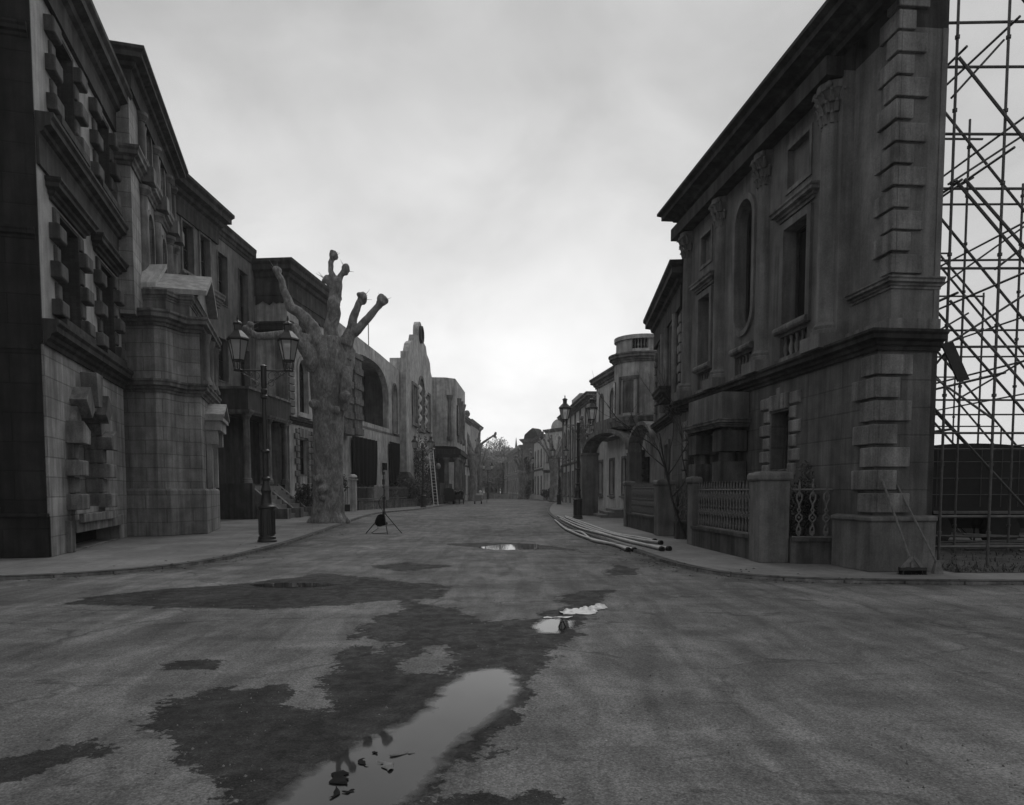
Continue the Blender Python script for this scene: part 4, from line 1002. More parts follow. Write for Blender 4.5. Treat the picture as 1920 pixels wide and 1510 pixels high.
while x < W: rag.append((x, 11.95 - random.random() * .35 - (1.1 if 1.6 < x < 3.0 else 0))); x += .22
rag += [(W, 12.0), (W, 12.3)]; m.plate(rag, [], -.07, .01)
rag = [(0, 12.3)] + [(t * .2, 12.0 - random.random() * .25) for t in range(0, 9)] + [(1.8, 12.3)]
k0 = len(m.v); m.plate(rag, [], -.06, .01); m.v[k0:] = [(y, 1.8 - x, z) for x, y, z in m.v[k0:]]
m.obj('torn_frieze', 'trim_dk', r)

# ---------------------------------------------------------------- L5 loggia building
r, W = facade('loggia_building', 'pale rendered building with a wide arched loggia and black curtains', 'building', (-12.15, 49.2), (-10.2, 65.8), 'L')
n = 18; lp = [(2.6, 6.7), (13.3, 6.7)]
for i in range(n + 1):
    t = PI * i / n; c_, s_ = math.cos(t), math.sin(t); lp.append((7.95 + 5.35 * math.copysign(abs(c_) ** .75, c_), 9.0 + 2.75 * s_ ** .8 if s_ > 0 else 9.0))
lp.sort(key=lambda p: 0) if False else None
aw = arch(14.55, 15.75, 6.6, 10.7, 10, 1.1); d1, d2 = rect(3.6, 8.9, .03, 5.2), rect(13.1, 15.4, .03, 5.4)
ol = [(0, 0), (W, 0), (W, 12.2), (11, 12.6), (0, 13.1)]
shell(r, W, 5, 12.0, 'stucco_far', [lp, aw, d1, d2], .5, ol)
m = M(); m.box(.6, W - .6, 3.0, 3.1, 0, 11.9); m.box(2.0, 13.9, .5, 3, 6.3, 6.6); m.obj('loggia_back', 'render_r', r)
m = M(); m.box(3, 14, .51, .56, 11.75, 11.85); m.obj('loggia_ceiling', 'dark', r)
window(r, aw, .3, 'trim', 'wood_dk', 'pane', .16, .08, 1, 3)
for x0, x1, z0, z1 in ((3.4, 9.4, 1.75, 5.4), (12.9, 16.1, 1.9, 5.6)):
    m = M(); k = 40; vs = []
    for i in range(k + 1):
        t = i / k; x = x0 + (x1 - x0) * t
        for j in range(7):
            s_ = j / 6; z = z1 - (z1 - z0) * s_ + (.25 * math.sin(t * 7) * s_ * .6)
            xx = x + (.5 - t) * s_ * s_ * 1.0; vs.append((xx, -.16 - .06 * math.sin(t * 38 + s_) - .03 * math.sin(t * 91) * s_, z))
    fs = [(i * 7 + j, i * 7 + j + 1, (i + 1) * 7 + j + 1, (i + 1) * 7 + j) for i in range(k) for j in range(6)]
    m.add(vs, fs); m.obj('curtain', 'cloth', r, 60)
m = M(); m.sweep([(0, 5), (0, 0), (W, 0)], [(-.3, 13.0), (.06, 13.0), (.06, 13.12), (-.3, 13.12)][:0] or uprof(6.2, 6.36, .03)); m.obj('floor_band', 'trim', r)
for (x0, x1, z0, z1) in ((-.9, .7, 5.2, 9.3), (1.2, 2.8, 5.3, 10.9)):
    m = M(); z = z0; k = 0
    while z < z1:
        e_ = .09 if k % 2 == 0 else 0; h = .45 if k % 2 == 0 else .6
        m.box(x0 - e_, x1 + e_, -1.15 - e_, -.01, z + .001, min(z + h, z1)); z += h; k += 1
    m.add([(x0, -1.15, z1), (x1, -1.15, z1), (x1, 0, z1 + .55), (x0, 0, z1 + .55), (x0, 0, z1), (x1, 0, z1)], [(0, 1, 2, 3), (0, 3, 4), (1, 5, 2), (0, 4, 5, 1)])
    m.obj('brick_oriel', 'brick', r)
m = M(); m.box(11.2, 11.7, -.3, -.02, 3.1, 3.7); tag(m.obj('speaker_box', 'dark', r), 'small black box fixed between the curtains')
for x, h in ((8.9, 1.7), (14.2, 3.6)):
    m = M(); m.tube([(x, 2.0, 11.9), (x, 2.0, 12.4 + h)], .04, 6); m.obj('aerial', 'iron', r)

# ---------------------------------------------------------------- L6 shaped gable
r, W = facade('gabled_building', 'shaped gable building with round ornament on top and twisted window columns', 'building', (-9.6, 66), (-8.7, 79.5), 'L')
q = [(0, 0), (W, 0), (W, 13.6), (12.6, 14.1), (12.2, 15.0), (11.3, 15.4), (10.4, 15.6), (9.9, 16.3), (8.6, 16.5)]
rd = [(6.9 + 1.25 * math.cos(t), 16.9 + 1.25 * math.sin(t)) for t in [-.3 + (PI + .6) * i / 14 for i in range(15)]]
ol = q + rd + [(5.2, 16.5), (3.9, 16.3), (3.4, 15.6), (2.5, 15.4), (1.6, 15.0), (1.0, 14.2), (0, 14.0)]
hs = [rect(2.7, 4.6, 7.9, 11.4), arch(5.8, 8.3, 7.6, 12.6, 12), rect(9.7, 11.6, 7.9, 11.4), arch(5.6, 8.2, .03, 6.2, 12), ]
shell(r, W, 1.3, 13.4, 'stucco_far', hs, .5, ol)
for lp_ in hs[:3]: window(r, lp_, .3, 'trim', 'wood_dk', 'pane', .28, .12, 1, 2)
m = M(); m.plate(grow(hs[3], .35), [hs[3]], -.15, .02); m.obj('door_surround', 'white', r)
m = M(); m.plate(grow(hs[3], -.01), [], .4, .44); m.obj('door', 'wood_dk', r)
m = M(); c_ = [(6.9 + .85 * math.cos(2 * PI * i / 20), 16.9 + .85 * math.sin(2 * PI * i / 20)) for i in range(20)]
m.plate(grow(c_, -.0), [grow(c_, .22) if False else [(6.9 + .6 * math.cos(2 * PI * i / 20), 16.9 + .6 * math.sin(2 * PI * i / 20)) for i in range(20)]], -.25, .02); m.obj('roundel', 'trim_dk', r)
for x in (5.55, 8.55):
    m = M(); k = 30; pts = [(x + .12 * math.cos(i * .9), -.12 + .12 * math.sin(i * .9), 7.8 + i * .135) for i in range(k)]; m.tube(pts, .16, 8); m.obj('twisted_column', 'white', r, 50)
m = M(); m.add([(-.6, -.5, 0), (1.5, -.5, 0), (1.5, 1.3, 0), (-.6, 1.3, 0), (-.6, -.5, 2.3), (1.5, -.5, 2.3), (1.5, 1.3, 2.3), (-.6, 1.3, 2.3), (-.1, -.05, 3.1), (1.2, -.05, 3.1), (1.2, 1.3, 3.1), (-.1, 1.3, 3.1)],
   [(0, 1, 5, 4), (1, 2, 6, 5), (3, 0, 4, 7), (4, 5, 9, 8), (5, 6, 10, 9), (7, 4, 8, 11), (8, 9, 10, 11), (2, 3, 7, 6)]); m.obj('buttress', 'render_d', r)
# ---------------------------------------------------------------- L7 overhanging block
r = thing('overhanging_block', 'pale cantilevered block over a columned portico after the shaped gable', 'building')
P7 = [(-9.0, 79.8), (-7.3, 80), (-6.3, 80.9), (-5.95, 92), (-9, 92)]
m = M(); m.sweep(P7, uprof(6.3, 13.8, 0, -.4), True); m.obj('wall', 'stucco_far', r)
m = M(); vv = [(x, y, 6.28) for x, y in P7] + [(x, y, 13.6) for x, y in P7]; m.add(vv, [(0, 1, 2, 3, 4), (5, 6, 7, 8, 9)]); m.obj('slabs', 'render_d', r)
for (x, y) in ((-6.9, 80.3), (-6.15, 83.2), (-6.1, 86), (-6.0, 89)):
    m = M(); m.lathe([(.3, 6.9), (.35, 7.2), (.24, 7.5), (.22, 11.2), (.35, 11.6), (.4, 11.9)], x, y, 12); m.obj('column', 'trim', r, 40)
for y in (82, 85, 88): m = M(); m.box(-6.3, -6.05 + .0, y, y + 1.2, 7.6, 11); m.obj('window', 'pane', r)
m = M(); m.box(-9, -5.6, 79.0, 92, 5.4, 5.9); m.box(-9, -5.8, 79.3, 92, 5.0, 5.4); m.obj('canopy', 'trim_dk', r)
for i, y in enumerate((79.5, 81.3, 84, 87, 90)):
    m = M(); column(m, -6.1, y, .0, 5.0, .28, 12); m.obj('column', 'trim', r, 40)
m = M(); column(m, -7.2, 79.5, 0, 5.0, .28, 12); m.obj('column', 'trim', r, 40)
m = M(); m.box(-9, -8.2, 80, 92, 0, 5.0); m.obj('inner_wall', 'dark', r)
house('stepped_house', 'pale house with stacked mouldings behind the second left pollard', (-6.9, 94), (-6.1, 106), 'L', 11.4, 'white', 'trim', [(1, 3.4), (5.4, 8.4)], 3, corn=.5)
house('far_left_house', 'farthest left house with a ball on its parapet', (-6.3, 108), (-5.3, 122), 'L', 11.9, 'stucco_far', 'trim', [(1, 3.4), (5.2, 8)], 3, corn=.5)
m = M(); m.lathe([(.25, 11.9), (.2, 12.3), (.45, 12.6), (.5, 12.9), (.3, 13.3), (.02, 13.4)], .6, .5, 12); m.obj('finial_ball', 'trim', bpy.data.objects['far_left_house'], 40)
# garden walls on the left
f = thing('garden_wall', 'low brick garden wall with thin iron railings before the loggia building', 'fence')
lowwall(f, (-11.0, 51), (-7.8, 68.3), .66, .35, 'brick')
m = M(); d = math.dist((-11, 51), (-9.0, 61.8))
for i in range(46): t = i / 45; x, y = -11 + 2.0 * t, 51 + 10.8 * t; m.tube([(x, y, .64), (x, y, 1.75)], .02, 5)
m.tube([(-11, 51, 1.6), (-9, 61.8, 1.6)], .022, 5); m.tube([(-11, 51, .8), (-9, 61.8, .8)], .022, 5); m.obj('railing', 'rail', f)
f = thing('gate_pillar', 'pale gate pillar with a carved cap just right of the big tree', 'pillar', (-10.75, 48.8, 0))
m = M(); m.box(-.2, .22, -.2, .2, 0, 2.1); m.box(-.28, .3, -.28, .28, 2.1, 2.2); m.obj('shaft', 'stucco_far', f)
m = M(); m.lathe([(.1, 2.2), (.3, 2.3), (.26, 2.42), (.1, 2.5)], 0, 0, 12); m.obj('cap', 'white', f)
m = M(); lowwall(f, (-2.2, -.6), (-.2, -.1), .45)
m = M()
for i in range(12): x = -2.1 + i * .16; m.tube([(x, -.55 + i * .04, .44), (x, -.55 + i * .04, 1.7)], .018, 5)
m.tube([(-2.1, -.55, 1.6), (-.2, -.1, 1.6)], .02, 5); m.obj('railing', 'iron', f)
f = thing('garden_wall', 'dark boundary wall with pillars by the second pollard on the left', 'fence')
lowwall(f, (-7.4, 73), (-7.2, 88), .9, .3, 'render_d'); m = M(); m.box(-7.5, -7.3, 73, 88, .9, 2.2); m.obj('hedge_screen', 'leaf', f)
f = thing('end_wall', 'low wall across the far end of the street', 'wall')
lowwall(f, (-6, 124), (4.5, 124), .75, .4, 'stucco_far')

# ---------------------------------------------------------------- trees
def pollard(name, label, loc, limbs, knobs, voxel, rz=0, burls=(), tex=.05, trunk=None):
    r = thing(name, label, 'tree', loc, rz, 'pollarded plane trees')
    m = M()
    for pts, rad in [trunk]:
        P_ = []; R_ = []
        for i in range(len(pts) - 1):
            for s_ in range(4):
                t = s_ / 4; P_.append(Vector(pts[i]).lerp(Vector(pts[i + 1]), t)); R_.append(rad[i] * (1 - t) + rad[i + 1] * t)
        P_.append(Vector(pts[-1])); R_.append(rad[-1]); m.tube(P_, R_, 20, .1)
    for c, rr in burls: m.ball(c, rr, wob=.4)
    # root flare
    for i in range(6):
        a = 2 * PI * i / 6 + .4; R0 = trunk[1][0] * .75
        m.tube([(R0 * .5 * math.cos(a), R0 * .5 * math.sin(a), .7), (R0 * math.cos(a), R0 * math.sin(a), .2), (R0 * 1.55 * math.cos(a), R0 * 1.55 * math.sin(a), -.05)], [R0 * .5, R0 * .38, R0 * .2], 8)
    t_ = m.obj('trunk', 'bark', r, 180)
    c = M(); tw = []
    for pts, rad in limbs:
        P_ = []; R_ = []
        for i in range(len(pts) - 1):
            for s_ in range(4):
                t = s_ / 4; v = Vector(pts[i]).lerp(Vector(pts[i + 1]), t); v += Vector((noise.noise(v * 1.9), noise.noise(v * 1.9 + Vector((9, 0, 0))), 0)) * rad[i] * .5
                P_.append(v); R_.append((rad[i] * (1 - t) + rad[i + 1] * t) * .86)
        P_.append(Vector(pts[-1])); R_.append(rad[-1] * .86); c.tube(P_, R_, 12, .14)
    for p, rr in knobs:
        c.ball(p, rr, 1, 1, 1.1, wob=.8)
        for i in range(3 if 0 < voxel < .06 else 0):
            dv = Vector((random.uniform(-1, 1), random.uniform(-1, 1), random.uniform(-.2, 1))).normalized(); tw.append((Vector(p) + dv * rr * .8, Vector(p) + dv * (rr + random.uniform(.08, .3)) + Vector((0, 0, .06))))
        for i in range(4): q_ = Vector(p) + Vector((random.uniform(-1, 1), random.uniform(-1, 1), random.uniform(-.6, 1))) * rr * .7; c.ball(q_, rr * .5)
    c_ = c.obj('crown', 'bark', r, 180)
    if tw:
        q_ = M()
        for a, b in tw: q_.tube([a, b], [.012, .005], 4)
        q_.obj('twigs', 'bark', r)
    if voxel:
        for o_ in (t_, c_):
            md = o_.modifiers.new('remesh', 'REMESH'); md.mode = 'VOXEL'; md.voxel_size = voxel; md.use_smooth_shade = True
            tx = bpy.data.textures.new('bark relief', 'CLOUDS'); tx.noise_scale = .16; tx.noise_depth = 4
            dm = o_.modifiers.new('relief', 'DISPLACE'); dm.texture = tx; dm.strength = tex; dm.texture_coords = 'LOCAL'
    return r
F1 = 31.5
def tp(px, py, dy=0):                              # metres from the trunk base of the big tree, front view
    return ((px - 615) / 42.86, dy, (980 - py) / 42.86 * .985)
trunk = ([(0, 0, -.05), (0, 0, .9), (.02, 0, 2.6), (.05, 0, 4.6), (.12, 0, 6.0), (.2, 0, 7.3), (.25, 0, 8.0)], [.78, .67, .63, .68, .86, .95, .7])
limbs = [
 ([tp(632, 690), tp(626, 639), tp(629, 586), tp(634, 548), tp(636, 525)], [.55, .40, .33, .31, .27]),
 ([tp(634, 530), tp(626, 509), tp(627, 492), tp(632, 480)], [.2, .14, .13, .12]),
 ([tp(636, 535), tp(645, 518), tp(654, 506)], [.22, .15, .13]),
 ([tp(632, 545), tp(618, 524)], [.2, .14]),
 ([tp(650, 670, -.2), tp(658, 628, -.2), tp(669, 603, -.3), tp(679, 576, -.3), tp(685, 563, -.3)], [.48, .3, .22, .17, .15]),
 ([tp(655, 650, -.3), tp(661, 626, -.3), tp(679, 621, -.4), tp(698, 600, -.5), tp(716, 578, -.5), tp(724, 568, -.5)], [.36, .26, .22, .2, .17, .17]),
 ([tp(615, 680, -.3), tp(600, 630, -.5), tp(589, 602, -.7), tp(576, 592, -.8), tp(563, 586, -.9), tp(554, 562, -1), tp(549, 540, -1), tp(541, 524, -1.1)], [.5, .38, .3, .26, .24, .2, .17, .14]),
 ([tp(600, 690, -.5), tp(585, 650, -1.0), tp(571, 636, -1.2), tp(545, 640, -1.5), tp(515, 645, -1.8), tp(499, 637, -1.9)], [.45, .34, .28, .2, .18, .16]),
 ([tp(640, 700, .5), tp(648, 650, .9), tp(640, 620, 1.1)], [.4, .3, .25]),
 ([tp(648, 770, -.3), tp(656, 730, -.45), tp(656, 690, -.4)], [.2, .3, .3])]
knobs = [(tp(632, 480), .2), (tp(654, 506), .2), (tp(617, 523), .17), (tp(685, 562, -.3), .21), (tp(724, 568, -.5), .24), (tp(719, 574, -.5), .18), (tp(541, 522, -1.1), .17), (tp(499, 636, -1.9), .2), (tp(504, 626, -1.9), .16), (tp(571, 632, -1.2), .3), (tp(585, 645, -1), .25), (tp(656, 745, -.6), .2), (tp(648, 540), .0)]
knobs = [k for k in knobs if k[1] > 0]
burls = [(tp(612, 917, -.72), .25), (tp(602, 898, -.7), .19), (tp(611, 932, -.74), .16), (tp(598, 760, -.75), .2), (tp(640, 770, -.7), .16)]
pollard('plane_tree', 'huge knobbly pollarded plane tree on the left pavement', (-8.07, 31.7, 0), limbs, knobs, .04, 0, burls, .03, trunk)
def mid_pollard(label, loc, seed, sc, spread, H, nl=7, rz=0, rt=.55):
    random.seed(seed); limbs = []; knobs = []
    for i in range(nl):
        a = 2 * PI * i / nl + random.uniform(-.3, .3); s_ = spread * random.uniform(.6, 1.1); h = random.uniform(.5, 1.1) * H * .38
        x, y = math.cos(a), math.sin(a)
        p = [(0, 0, H * .5), (x * s_ * .35, y * s_ * .35, H * .62), (x * s_ * .7, y * s_ * .7, H * .62 + h * .45), (x * s_, y * s_, H * .62 + h)]
        limbs.append((p, [rt * .7, rt * .42, rt * .26, rt * .17])); knobs.append((p[-1], rt * .3))
        p2 = [p[2], (x * s_ * 1.0 + .4 * y, y * s_ + .4 * x, p[2][2] + .7)]; limbs.append((p2, [rt * .22, rt * .15])); knobs.append((p2[-1], rt * .25))
    return pollard('plane_tree', label, loc, limbs, knobs, .08, rz, (), .1, ([(0, 0, -.05), (0, 0, 1), (0, 0, H * .35), (0, 0, H * .55), (0, 0, H * .64)], [rt * 1.15, rt, rt * .9, rt * 1.25, rt * .7]))
pollard('plane_tree', 'second pollard on the left beside the dark machines', (-5.55, 103, 0), [
 ([(.1, 0, 5.6), (.8, 0, 6.9), (1.3, 0, 8.1), (2.3, .1, 8.8), (3.2, .2, 9.4)], [.55, .36, .22, .17, .13]), ([(2.9, .2, 9.1), (3.3, .3, 8.9)], [.13, .1]),
 ([(.2, 0, 6.2), (.7, .2, 7.6), (.9, .3, 9.0), (1.0, .3, 10.1)], [.45, .28, .22, .16]), ([(0, 0, 5.8), (-.5, -.2, 7.3), (-.6, -.3, 8.6), (-1.1, -.3, 10.4)], [.5, .36, .28, .2]),
 ([(-.2, 0, 5.4), (-1.2, .2, 6.8), (-2.1, .3, 7.9), (-2.7, .3, 9.6)], [.5, .34, .25, .16]), ([(-.1, 0, 5.8), (-1.0, -.5, 7.8), (-1.9, -.8, 9.0)], [.4, .26, .16])],
 [((3.2, .2, 9.45), .2), ((3.3, .3, 8.9), .16), ((1.0, .3, 10.1), .22), ((-1.1, -.3, 10.4), .24), ((-2.7, .3, 9.6), .22), ((-1.9, -.8, 9.0), .22)], .08, 0, (), .08,
 ([(0, 0, -.05), (0, 0, 1), (0, 0, 3.6), (0, 0, 5.4), (.05, 0, 6.3)], [.7, .53, .5, .72, .6]))
mid_pollard('sunlit mottled pollard just behind the second left pollard', (-5.0, 112, 0), 5, 1, 1.2, 9, 5, rt=.42)
mid_pollard('slim pollard in front of the curved gable on the right', (5.4, 92, 0), 8, 1, 2.0, 9.5, 7, rt=.6)
mid_pollard('dense many limbed pollard behind the nearest right lamp post', (5.5, 52, 0), 12, 1, 1.0, 6.6, 9, rt=.5)
mid_pollard('small far pollard before the domed house', (1.9, 122, 0), 15, 1, 2.0, 8, 7, rt=.8)

def leaves(m, c, R, n, sz, sx=1, sy=1, sz_=1, seed=0):
    rnd = random.Random(seed); c = Vector(c)
    cl_ = [(Vector((rnd.gauss(0, .5), rnd.gauss(0, .5), rnd.gauss(0, .5))), rnd.uniform(.25, .5)) for _ in range(max(5, n // 160))]
    for i in range(n):
        p0, rr = cl_[i % len(cl_)]
        if p0.length > 1: p0 = p0.normalized() * .8
        d = Vector((rnd.gauss(0, 1), rnd.gauss(0, 1), rnd.gauss(0, 1))).normalized() * rr * rnd.random() ** .4
        q_ = p0 + d; p = c + Vector((q_.x * sx, q_.y * sy, q_.z * sz_)) * R
        if p.z < .02: continue
        a = Vector((rnd.gauss(0, 1), rnd.gauss(0, 1), rnd.gauss(0, 1))).normalized(); b = a.orthogonal().normalized(); s_ = sz * rnd.uniform(.6, 1.3)
        m.add([p - a * s_, p + b * s_ * .5, p + a * s_, p - b * s_ * .5], [(0, 1, 2, 3)])
def leafy_tree(label, loc, H, R, seed, n=4200, sz=.28, mat='leaf_l'):
    r = thing('leafy_tree', label, 'tree', loc, 0, 'trees in leaf at the end of the street')
    m = M(); m.tube([(0, 0, 0), (0, 0, H * .5), (.1, 0, H * .8)], [.35, .25, .1], 8)
    for i in range(5): a = i * 1.3; m.tube([(0, 0, H * .35), (math.cos(a) * R * .5, math.sin(a) * R * .5, H * .65)], [.14, .05], 6)
    m.obj('trunk', 'bark', r)
    m = M(); leaves(m, (0, 0, H * .62), R, n, sz, 1, 1, H * .4 / R, seed); m.obj('crown', mat, r)
leafy_tree('tallest round crowned leafy tree at the street end', (-4.0, 196, 0), 14.0, 5.2, 1, 20000, .23)
leafy_tree('leafy tree left of the tallest one, behind the left lamp post', (-8.6, 188, 0), 12, 4.6, 2, 15000, .23)
leafy_tree('dark leafy tree between the tallest crown and the spire', (-.2, 206, 0), 12, 4.0, 3, 12000, .23)
leafy_tree('low leafy tree in front of the tallest crown', (-3.4, 182, 0), 9.0, 3.8, 4, 11000, .22)
def bush(label, loc, R, n, sz, seed, sx=1, sz_=1, mat='leaf', nm='bush'):
    m = M(); leaves(m, (0, 0, R * sz_ * .7), R, n, sz, sx, 1, sz_, seed)
    for i in range(7): a = i * .9; m.tube([(0, 0, 0), (math.cos(a) * R * .5 * sx, math.sin(a) * R * .5, R * sz_)], .015, 5)
    o_ = m.obj(nm, mat); o_.location = loc; return tag(o_, label, 'bush')
bush('dark bush behind the garden wall under the loggia curtains', (-9.4, 64.5, 0), 1.5, 3500, .09, 11, 1.2, 1.05)
bush('dark bush beside the porch steps left of the big tree', (-11.5, 40.2, 0), 1.0, 1800, .07, 12, .8, 1.3)
bush('small dark bush between the big tree and the gate pillar', (-11.7, 49, 0), .8, 900, .08, 13, .8, 1.8)
bush('low leafy plants behind the side railing of the right garden', (5.75, 14.5, 0), .55, 2600, .04, 14, 1.1, 2.1)
bush('dark shrub at the foot of the curved gable building', (5.0, 104, 0), 1.3, 900, .14, 15)
bush('dark tall shrub beside the far bend of the road', (2.5, 121, 0), 1.6, 900, .2, 16, .6, 2.2)
bush('leafy climber left of the arched door of the gabled building', (-8.65, 69.6, 0), 1.5, 2200, .1, 17, .5, 2.6, nm='climbing_plant')
bush('leafy climber right of the arched door behind the ladder', (-8.2, 75.5, 0), 1.4, 2200, .1, 18, .5, 2.6, nm='climbing_plant')
for lb, loc in (('pale oval ornament on the climber left of the arched door', (-8.1, 69.0, 4.3)), ('pale ball ornament on the climber behind the ladder', (-7.6, 74.5, 3.9))):
    m = M(); m.ball((0, 0, 0), .25, 1, 1, 1.3, 12, 8); o = m.obj('ball_ornament', 'grey_p', None, 60); o.location = loc; tag(o, lb, 'ornament')
# bare climbing shrub
m = M(); random.seed(21)
def twig(p, d, L_, r_, dep):
    pts = [Vector(p)]; dd = Vector(d).normalized()
    for i in range(5):
        dd = (dd + Vector((random.uniform(-.22, .22), random.uniform(-.22, .22), random.uniform(-.1, .16)))).normalized(); pts.append(pts[-1] + dd * L_ / 5)
    m.tube(pts, [r_ * (1 - .12 * i) for i in range(6)], 6)
    if dep:
        for k in range(3): i = random.choice((2, 3, 4, 5)); twig(pts[i], dd + Vector((random.uniform(-.9, .9), random.uniform(-.9, .9), random.uniform(0, .5))), L_ * .6, r_ * .5, dep - 1)
for d, L_ in (((-.25, 0, 1), 3.2), ((.05, .2, 1), 3.4), ((-.5, .1, .9), 2.7), ((.25, -.2, 1), 2.4)): twig((0, 0, 0), d, L_, .04, 3)
o = m.obj('bare_shrub', 'wood_dk', None, 60); o.location = (5.0, 20.6, 0); tag(o, 'leafless climbing shrub with crooked stems behind the open gateway', 'shrub')

# ---------------------------------------------------------------- lamp posts
def lamp_proto():
    r = thing('street_lamp', 'black twin lantern lamp post on the left pavement, largest in view', 'street lamp', (0, 0, 0), 0, 'twin lantern street lamps')
    m = M(); m.lathe([(.26, 0), (.26, .05), (.235, .08), (.235, .14), (.205, .17), (.205, .9), (.235, .93), (.235, .97), (.2, 1.0)], 0, 0, 12)
    for i in range(12): a = 2 * PI * (i + .5) / 12; m.box(0, 0, 0, 0, 0, 0) if False else m.tube([(.205 * math.cos(a), .205 * math.sin(a), .2), (.205 * math.cos(a), .205 * math.sin(a), .86)], .018, 5)
    m.obj('base', 'iron', r, 35)
    m = M(); m.lathe([(.2, .99), (.17, 1.02), (.15, 1.08), (.12, 1.3), (.13, 1.36), (.15, 1.4), (.13, 1.46), (.09, 1.6), (.085, 1.66), (.12, 1.7), (.12, 1.74), (.08, 1.78), (.085, 2.4), (.12, 2.44), (.12, 2.48), (.075, 2.52), (.06, 3.85), (.1, 3.89), (.1, 3.94), (.065, 3.98), (.09, 4.1), (.065, 4.15), (.08, 4.2), (.08, 4.72), (.095, 4.74), (.03, 4.78)], 0, 0, 14)
    m.obj('post', 'iron', r, 35)
    m = M(); m.tube([(-.66, 0, 4.62), (.66, 0, 4.62)], .022, 8)
    for s_ in (-1, 1):
        for rr, c_, z in ((.13, .22, 4.47), (.09, .36, 4.5), (.06, .5, 4.53), (.1, .2, 4.28)):
            pts = [(s_ * (c_ + rr * (1 - i * .03) * math.cos(i * .5)), 0, z + rr * (1 - i * .03) * math.sin(i * .5)) for i in range(15)]; m.tube(pts, .009, 5)
        m.tube([(s_ * .07, 0, 4.25), (s_ * .3, 0, 4.38), (s_ * .62, 0, 4.6)], .01, 5)
    m.obj('crossbar', 'iron', r, 50)
    for s_ in (-1, 1):
        x = s_ * .66
        m = M(); m.lathe([(.13, 4.6), (.14, 4.63), (.06, 4.66)], x, 0, 6)
        for i in range(6):
            a = 2 * PI * i / 6; ca, sa = math.cos(a), math.sin(a)
            m.tube([(x + .11 * ca, .11 * sa, 4.63), (x + .155 * ca, .155 * sa, 4.88)], .012, 4)
            m.tube([(x + .155 * ca, .155 * sa, 4.88), (x + .27 * ca, .27 * sa, 5.42)], .015, 5)
        m.lathe([(.16, 4.86), (.17, 4.9), (.15, 4.9)], x, 0, 6); m.lathe([(.26, 5.4), (.31, 5.43), (.3, 5.47), (.2, 5.58), (.12, 5.66), (.1, 5.68), (.1, 5.82), (.13, 5.84), (.12, 5.88), (.04, 5.93), (.02, 5.96), (.03, 6.0), (.008, 6.08)], x, 0, 6)
        ln = m.obj('lantern', 'iron', r)
        m = M(); m.lathe([(.145, 4.9), (.255, 5.41)], x, 0, 6); m.obj('lantern_glass', 'lglass', ln)
        m = M(); m.tube([(x, 0, 4.9), (x, 0, 5.15)], .015, 6); m.ball((x, 0, 5.2), .05); m.obj('burner', 'iron', ln)
    return r
lp0 = lamp_proto(); lp0.location = (-6.68, 19.6, 0); lp0.rotation_euler = (0, 0, .06)
for x, y, rz, lb in ((3.26, 35.7, .0, 'black twin lantern lamp post beside the hoses, nearest on the right'), (4.75, 72.9, .0, 'second twin lantern post on the right, before the slim pollard'),
                     (-7.4, 60.2, .1, 'twin lantern post by the ladder and garden wall on the left'), (-3.9, 117, .1, 'far twin lantern post against the leafy trees'),
                     (6.6, 97, .1, 'farthest right lamp post, smallest lanterns before the curved gable'), ):
    copy_tree(lp0, (x, y, 0), rz, lb)

# ---------------------------------------------------------------- street objects
# light stand
r = thing('light_stand', 'black tripod light stand with sandbag at the left road edge', 'tripod', (-4.37, 24.6, RZ))
m = M(); m.tube([(0, 0, .45), (0, 0, 1.2)], .03, 8); m.tube([(0, 0, 1.2), (0, 0, 2.0)], .02, 8); m.obj('pole', 'iron', r)
m = M(); m.box(-.04, .04, -.03, .03, 2.0, 2.1); m.box(-.05, .035, -.04, .04, 1.66, 1.84); m.box(-.05, .06, -.05, .05, 1.15, 1.25); m.ball((0, 0, .72), .06); m.obj('clamp', 'iron', r)
for a in (PI * 1.08, -.12, -PI / 2 + .35):
    m = M(); m.tube([(0, 0, .72), (.62 * math.cos(a), .62 * math.sin(a), 0)], .018, 6); m.tube([(0, 0, .28), (.38 * math.cos(a), .38 * math.sin(a), .3)], .01, 5); m.obj('leg', 'iron', r)
m = M(); m.ball((-.12, -.05, .44), .13, 1.3, .7, 1.3, 14, 10, wob=.9); m.ball((-.02, -.06, .33), .11, 1.7, .8, .7, 14, 10, wob=.8); m.ball((-.18, .0, .34), .09, 1.2, .9, 1.1, wob=.8); m.obj('sandbag', 'cloth', r, 60)
m = M(); pts = [(-.05 + .1 * math.sin(i * 1.1) - .01 * i, .02 * math.cos(i), 1.6 - i * .13) for i in range(12)] + [(-.4, -.2, .02), (-.2, -.3, .01), (.1, -.15, .02)]; m.tube(pts, .009, 5); m.obj('cable', 'rubber', r, 60)
